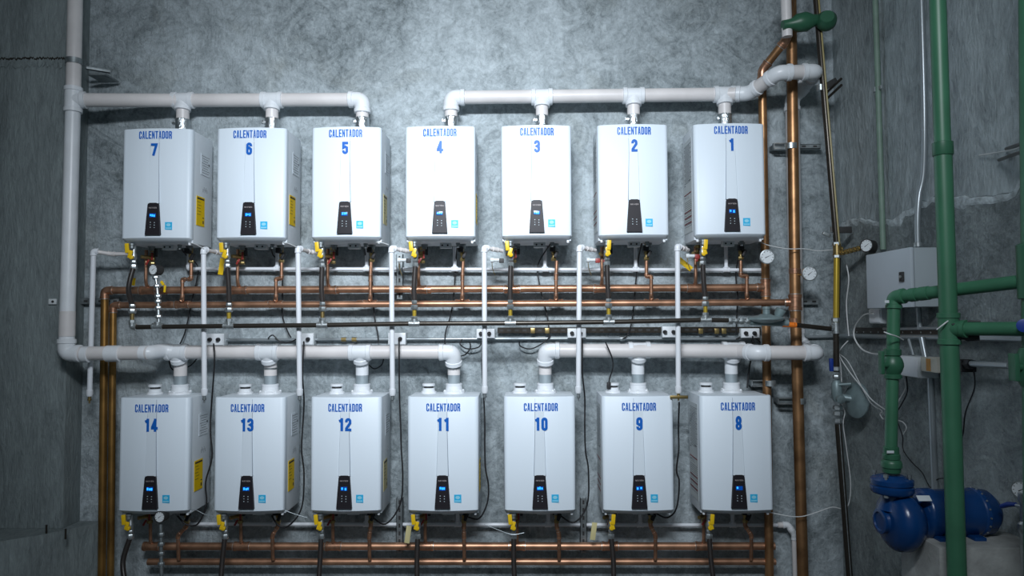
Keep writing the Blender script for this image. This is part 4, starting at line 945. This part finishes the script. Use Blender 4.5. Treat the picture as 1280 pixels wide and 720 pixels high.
# horizontal conduits and strut on the right wall
t = thing('conduit', PX(1060, 420, 2.08), 'grey conduit running level along the right wall below the cabinet', 'conduit')
MB().sweep([Vector((2.075, 4.78, PX(1052, 420, 2.075).z)), PX(1300, 424, 2.075)], .014, 12).build('tube', 'conduit', t)
t = thing('conduit', PX(1000, 421, 2.0), 'slim grey conduit on the back wall between the thick riser and the corner', 'conduit')
MB().sweep([P(1003, 421.5, 4.775), P(1045, 420.5, 4.775)], .010, 10).build('tube', 'conduit', t)
t = thing('conduit', PX(1105, 411, 2.05), 'thin pale conduit above the dark channel between the green pipes', 'conduit')
MB().sweep([PX(1105, 411, 2.06), PX(1175, 410, 2.06)], .009, 10).build('tube', 'conduit', t)
t = thing('strut_channel', PX(1140, 415, 2.07), 'dark slotted channel on the right wall behind the green pipes', 'channel')
a, b = PX(1070, 415, 2.09), PX(1265, 416, 2.09); mb = MB(); mb.box((a + b) / 2, (.03, a.y - b.y, .035)); mb.mi = 1
for k in range(16): mb.box(a.lerp(b, (k + .5) / 16) + Vector((-.016, 0, 0)), (.002, .008, .008))
mb.build('channel', ['blackpipe', 'galv'], t)
for u0, v0, u1, v1, X, r, lb in ((1148, 382, 1150, 412, 2.06, .013, 'short grey conduit dropping from the cabinet bottom'), (1152, 422, 1157, 447, 2.05, .014, 'grey conduit stub rising from the stained junction box'), (1163, 468, 1170, 640, 2.07, .016, 'long grey vertical conduit below the stained junction box'), (1136, 424, 1142, 444, 2.04, .008, 'pale conduit tail above the white junction box')):
    t = MB().sweep([PX(u0, v0, X), PX(u1, v1, X)], r, 12).build('conduit_length', 'conduit'); tag(t, lb, 'conduit')
c = PX(1138, 458, 2.0); t = thing('junction_box', c, 'square white junction box on the right wall beside the green ball valve', 'junction box')
MB().box(c + Vector((.04, 0, 0)), (.10, .19, .105), .006).build('box', 'plate', t); MB().box(c + Vector((-.012, 0, 0)), (.006, .18, .098), .002).build('lid', 'pvcw', t)
c = PX(1162, 456, 1.99); t = thing('junction_box', c, 'cream junction box with an orange rust stain, behind the tall green pipe', 'junction box')
MB().box(c + Vector((.05, 0, 0)), (.11, .14, .07), .004).build('box', 'wood', t); MB().box(c + Vector((-.006, -.0, 0)), (.004, .035, .06), .001).build('rust_stain', 'stain', t)
c = PX(1203, 457, 2.04); t = thing('conduit', c, 'grey pipe with a black connector running right from the tall green pipe', 'conduit')
MB().sweep([PX(1212, 454.5, 2.03), PX(1262, 457, 2.03)], .014, 12).build('tube', 'conduit', t)
mb = MB(); mb.box(c, (.07, .10, .055), .006); hexnut(mb, PX(1210, 455, 2.03), (0, 1, 0), .024, .05); mb.build('connector', 'rubber', t)
# wires of the right wall
cable([PX(1092, 392, 1.96), PX(1080, 394, 1.98), PX(1069, 408, 2.0), PX(1068, 422, 2.0), PX(1077, 436, 2.0), PX(1090, 442, 1.98), PX(1102, 443, 1.9)], 'white cable looping left from under the cabinet to the green valve', .0048, 'whitecable')
cable([PX(1058, 330, 2.05), PX(1061, 350, 2.05), PX(1058, 380, 2.05), PX(1061, 420, 2.05)], 'white wire hanging down right of the yellow gas riser', .0035, 'whitecable')
cable([PX(1060, 426, 2.03), PX(1051, 436, 2.0), PX(1049, 444, 2.0), PX(1062, 465, 2.0), PX(1078, 485, 2.0), PX(1090, 500, 2.0), PX(1105, 511, 1.98), PX(1112, 513, 1.95)], 'white wire sagging from the gas riser to behind the left green pipe', .0036, 'whitecable')
cable([PX(1049, 442, 2.0), PX(1051, 460, 2.0), PX(1052, 478, 1.98)], 'short white wire down to the round regulator', .003, 'whitecable')
cable([PX(1050, 443, 2.02), PX(1060, 452, 2.02), PX(1072, 474, 2.02), PX(1088, 503, 2.02), PX(1102, 513, 2.0), PX(1100, 518, 2.0), PX(1104, 524, 2.0)], 'second white wire sagging beside the first towards the left green pipe', .003, 'whitecable')
cable([PX(1130, 471, 2.0), PX(1132, 485, 2.04), PX(1124, 500, 2.04), PX(1118, 512, 2.0)], 'pale wire dropping from the white junction box', .0035, 'whitecable')
cable([PX(1133, 471, 2.02), PX(1134, 490, 2.06), PX(1127, 505, 2.06), PX(1119, 518, 2.0)], 'black wire dropping from the white junction box', .0035)
cable([PX(1121, 525, 2.06), PX(1129, 528, 2.08), PX(1133, 535, 2.08), PX(1129, 543, 2.08)], 'pale curled wire end right of the left green pipe', .003, 'whitecable')
cable([PX(1121, 525, 2.07), PX(1128, 545, 2.09), PX(1129, 562, 2.09), PX(1140, 578, 2.09), PX(1152, 590, 2.09), PX(1160, 605, 2.08), PX(1164, 609, 2.08), PX(1172, 599, 2.07), PX(1186, 598, 2.06)], 'thin black wire wandering down the right wall above the blue motor', .003)
cable([PX(1217, 462, 2.05), PX(1218, 485, 2.09), PX(1207, 515, 2.09), PX(1203, 545, 2.09), PX(1194, 562, 2.08)], 'black wire hanging right of the tall green pipe', .0032)
cable([P(1105, 415, 3.07), P(1113, 418, 3.05), P(1122, 421, 3.07), P(1129, 425, 3.1)], 'white string tied round the left green pipe', .003, 'whitecable')
cable([P(1171, 412, 2.86), P(1180, 405, 2.84), P(1188, 399, 2.86)], 'white string tied round the tall green pipe', .003, 'whitecable')
cable([P(1190, 406, 2.84), P(1205, 402, 2.83), P(1226, 402, 2.80)], 'black strap end lying along the lower green branch', .004)
t = MB().sweep(curve_pts([P(1190, 421, 2.86), P(1208, 421, 2.84), P(1224, 420, 2.82)]), [.012] * 6 + [.018] * 7, 8).build('valve_lever', 'rubber'); tag(t, 'black lever under the lower green branch', 'lever')
t = thing('strut_channel', PX(1262, 188, 2.0), 'dark bracket bars sticking out at the right edge, above the ragged ridge', 'channel')
for a, b in (((1249, 200), (1282, 188)), ((1258, 186), (1282, 178))): MB().sweep([PX(a[0], a[1], 2.10), PX(b[0], b[1], 1.95)], .008, 8).build('bar', 'blackpipe', t)
cable([PX(1224, 194, 2.105), PX(1250, 190, 2.08), PX(1270, 186, 2.0), PX(1282, 180, 1.95)], 'thin white wire at the right edge beside the dark bracket', .003, 'whitecable')

# ================================================================ GREEN PIPES
RG = .0355; ym = 2.88
t = thing('green_pipe', P(1197, 740, ym), 'tall green vertical pipe running full height in front of the cabinet', 'pipe')
gt, gbm = P(1171.5, -20, ym), P(1197, 740, ym); gt, gbm = ext(gt, gbm, 4.74), ext(gbm, gt, .0); gd = (gbm - gt)
def on(v): return gt + gd * ((P(1180, v, ym).z - gt.z) / gd.z)
MB().sweep([gt, on(186)], .031, 20).build('pipe', 'green', t); MB().sweep([on(186), on(412)], .0335, 20).build('pipe', 'green', t); MB().sweep([on(412), gbm], .0345, 20).build('pipe', 'green', t)
MB().lathe(on(177.5), gd, [(.031, 0), (.0385, .003), (.0385, .052), (.0365, .056)], 20).build('coupling', 'green_d', t)
q = on(411); e_ = P(1290, 411, 2.62); tee(t, q, gd, e_ - q, .0335, .028, 'green', k=1.14, L=1.9, bl=2.1); MB().sweep([q, e_], .0265, 18).build('branch_pipe', 'green', t)
# left green run: pump discharge, ball valve, elbow, then towards the right edge
yp = 3.13
t = thing('green_pipe', P(1115, 590, yp), 'green discharge pipe with ball valve rising from the blue pump and turning right', 'pipe')
e0, e1 = P(1117.5, 371.5, yp), P(1113, 588, yp); zd = e1 - e0
def on2(v): return e0 + zd * ((P(1115, v, yp).z - e0.z) / zd.z)
hr = P(1284, 351, 2.66)
MB().sweep([e0, on2(455)], .0262, 18).build('pipe', 'green', t); MB().sweep([on2(455), on2(570)], .0255, 18).build('pipe', 'green', t)
elbow(t, hr, e0, e1, .0262, 'green', k=1.16, L=1.7); MB().sweep([e0, hr], .0262, 18).build('branch_pipe', 'green', t)
coupling(t, e0.lerp(hr, .17), hr - e0, .0262, 'green', 1.12, .6); coupling(t, e0.lerp(hr, .26), hr - e0, .0262, 'green', 1.12, .8)
MB().box(P(1108.5, 377, yp - .03), (.018, .004, .012)).build('paper_tag', 'paper', t)
mb = MB(); vb = on2(456)
mb.lathe(vb + Vector((0, 0, -.062)), (0, 0, 1), [(.028, 0), (.036, .004), (.036, .018), (.030, .022), (.038, .036), (.044, .055), (.044, .068), (.038, .088), (.030, .100), (.036, .104), (.036, .128), (.028, .132)], 22); mb.build('ball_valve', 'green_d', t)
mb = MB(); hv = vb + Vector((-.030, -.02, .0)); mb.sweep([hv, hv + Vector((-.03, -.01, .0))], .012, 10); mb.box(hv + Vector((-.034, -.012, .012)), (.016, .03, .10), .005); mb.build('valve_handle', 'green_d', t)
MB().lathe(on2(558), (0, 0, -1), [(.027, 0), (.032, .003), (.032, .03), (.036, .034), (.036, .052), (.033, .055), (.040, .062), (.043, .07), (.043, .088), (.038, .092), (.036, .11), (.026, .115)], 24).build('union', 'green_d', t)
MB().box(P(1113, 565, yp - .034), (.030, .004, .011), .001).build('print_plate', 'paper', t)
# right-edge green riser
t = thing('green_pipe', P(1290, 560, 2.64), 'green vertical pipe half cut off by the right edge of the picture', 'pipe')
r0, r1 = P(1287, -20, 2.64), P(1293, 560, 2.64); r0, r1 = ext(r0, r1, 4.74), ext(r1, r0, .0); MB().sweep([r0, r1], .036, 18).build('pipe', 'green', t)
MB().lathe(P(1290, 374, 2.64), (0, 0, 1), [(.037, 0), (.045, .003), (.045, .20), (.037, .205)], 20).build('tee', 'green_d', t)
vb = P(1290, 459, 2.64); MB().lathe(vb + Vector((0, 0, -.07)), (0, 0, 1), [(.037, 0), (.046, .02), (.055, .05), (.055, .08), (.046, .12), (.037, .14)], 20).build('ball_valve', 'green_d', t)
mb = MB(); mb.sweep([vb + Vector((-.04, -.01, 0)), vb + Vector((-.075, -.02, 0))], .014, 10); mb.box(P(1267.5, 459, 2.62), (.018, .04, .10), .005); mb.build('valve_handle', 'green_d', t)
o = MB().lathe(P(1280, 407, 2.58), (-.6, -1, 0), [(.022, -.02), (.024, 0), (.024, .014), (.015, .016)], 16).build('blue_cap', 'bluel'); tag(o, 'bright blue round cap at the right edge on the lower green branch', 'cap')
# green fittings at the top
t = thing('green_valve', P(1010, 30, 4.35), 'dark green valve bodies at the top of the picture above the copper risers', 'valve')
MB().lathe(P(1002, 28, 4.4), (1, .0, .15), [(.03, -.12), (.035, -.06), (.055, -.03), (.06, .03), (.04, .07), (.03, .12)], 20).build('body', 'green_d', t)
MB().lathe(P(1033, 26, 4.38), (-.3, -1, .2), [(.05, -.04), (.06, -.02), (.06, .02), (.04, .05)], 20).build('body', 'green_d', t)
o = MB().sweep([P(984, 46, 4.42), P(982, -15, 4.40)], .032, 14).build('vent_stub', 'pvc'); tag(o, 'white pipe stub at the top beside the copper riser', 'pipe')

# ================================================================ PUMP ON ITS PLINTH
zp = CZ - .94
struct(MB().box(((P(1150, 672, 3.1).x + XR) / 2, (2.96 + 3.26) / 2, zp / 2), (XR - P(1150, 672, 3.1).x, .30, zp), .006).build('floor_plinth', 'pad'))
ax = Vector((1, .06, 0)).normalized(); pc = P(1121, 651, yp)
t = thing('pump', Vector((pc.x + .12, yp, zp)), 'blue centrifugal pump with round motor, lying behind the tall green pipe', 'pump')
mot0 = P(1150, 641, yp + .01); mb = MB()
mb.lathe(mot0, ax, [(.070, -.02), (.100, .0), (.104, .01), (.104, .05), (.098, .055), (.098, .23), (.102, .235), (.102, .25), (.098, .255), (.095, .29), (.07, .32), (.02, .33)], 36)
mb.build('motor', 'blue', t)
mb = MB()
for k in range(18):
    a = R_(20 * k); y_ = ax.cross(Vector((0, 0, 1))); d = y_ * math.cos(a) + Vector((0, 0, 1)) * math.sin(a)
    mb.lathe(mot0 + ax * .2425 + d * .102, d, [(.0045, 0), (.004, .004)], 6)
stuff(mb.build('cover_bolts', 'galvd', t))
mb = MB(); dv = Vector((-1, -.06, 0)).normalized()
mb.lathe(pc, dv, [(.075, -.14), (.075, -.085), (.092, -.08), (.118, -.05), (.128, -.03), (.128, .005), (.122, .02), (.108, .034), (.088, .044), (.062, .050), (.050, .054), (.046, .066), (.052, .068), (.052, .078), (.040, .080), (.036, .074)], 40)
mb.build('volute', 'blue', t)
fl = P(1115, 607, yp)
mb = MB(); mb.lathe(Vector((fl.x, yp, fl.z - .10)), (0, 0, 1), [(.06, 0), (.045, .04), (.045, .06), (.080, .070), (.086, .078), (.086, .098), (.080, .102), (.080, .106), (.085, .110), (.085, .128), (.075, .136), (.05, .142), (.045, .146)], 30); mb.build('discharge_flange', 'blue', t)
mb = MB()
for k in range(4):
    a = R_(45 + 90 * k); p = Vector((fl.x + .070 * math.cos(a), yp + .070 * math.sin(a), fl.z - .04)); mb.lathe(p, (0, 0, 1), [(.010, 0), (.010, .014), (.006, .014), (.006, .085), (.010, .085), (.010, .098)], 6)
stuff(mb.build('flange_bolts', 'galvd', t))
MB().box(P(1155, 623, yp - .085), (.055, .004, .028), .001, Matrix.Rotation(R_(-50), 3, 'X')).build('name_plate', 'paper', t)
mb = MB()
for dx in (.05, .20): mb.box(mot0 + ax * dx + Vector((0, -.02, -.090)), (.05, .17, .022), .004)
mb.split('foot', 'blue', t)
# lever valve and gauge at the right edge
gauge(PX(1277, 612, 1.98), (-.85, -.75, 0), .034, 'white dial gauge at the lower right edge above the blue lever', deep=.04, body='blackprint')
lv = PX(1253, 632, 1.98); t = thing('lever_valve', PX(1278, 640, 1.98), 'brass valve with dark blue lever at the lower right edge', 'valve')
MB().sweep([PX(1252, 633, 1.98), PX(1260, 630.5, 1.98), PX(1270, 630.5, 1.98)], [.009, .011, .008], 10).build('lever', 'bluel', t)
mb = MB(); mb.sweep([PX(1269, 631, 1.98), PX(1281, 634, 1.98)], .006, 8); mb.lathe(PX(1283, 668, 1.98), (0, 0, 1), [(.022, -.75), (.022, .0), (.028, .01), (.028, .04), (.018, .05), (.018, .12), (.024, .13), (.024, .16)], 12); mb.build('body', 'galv', t)
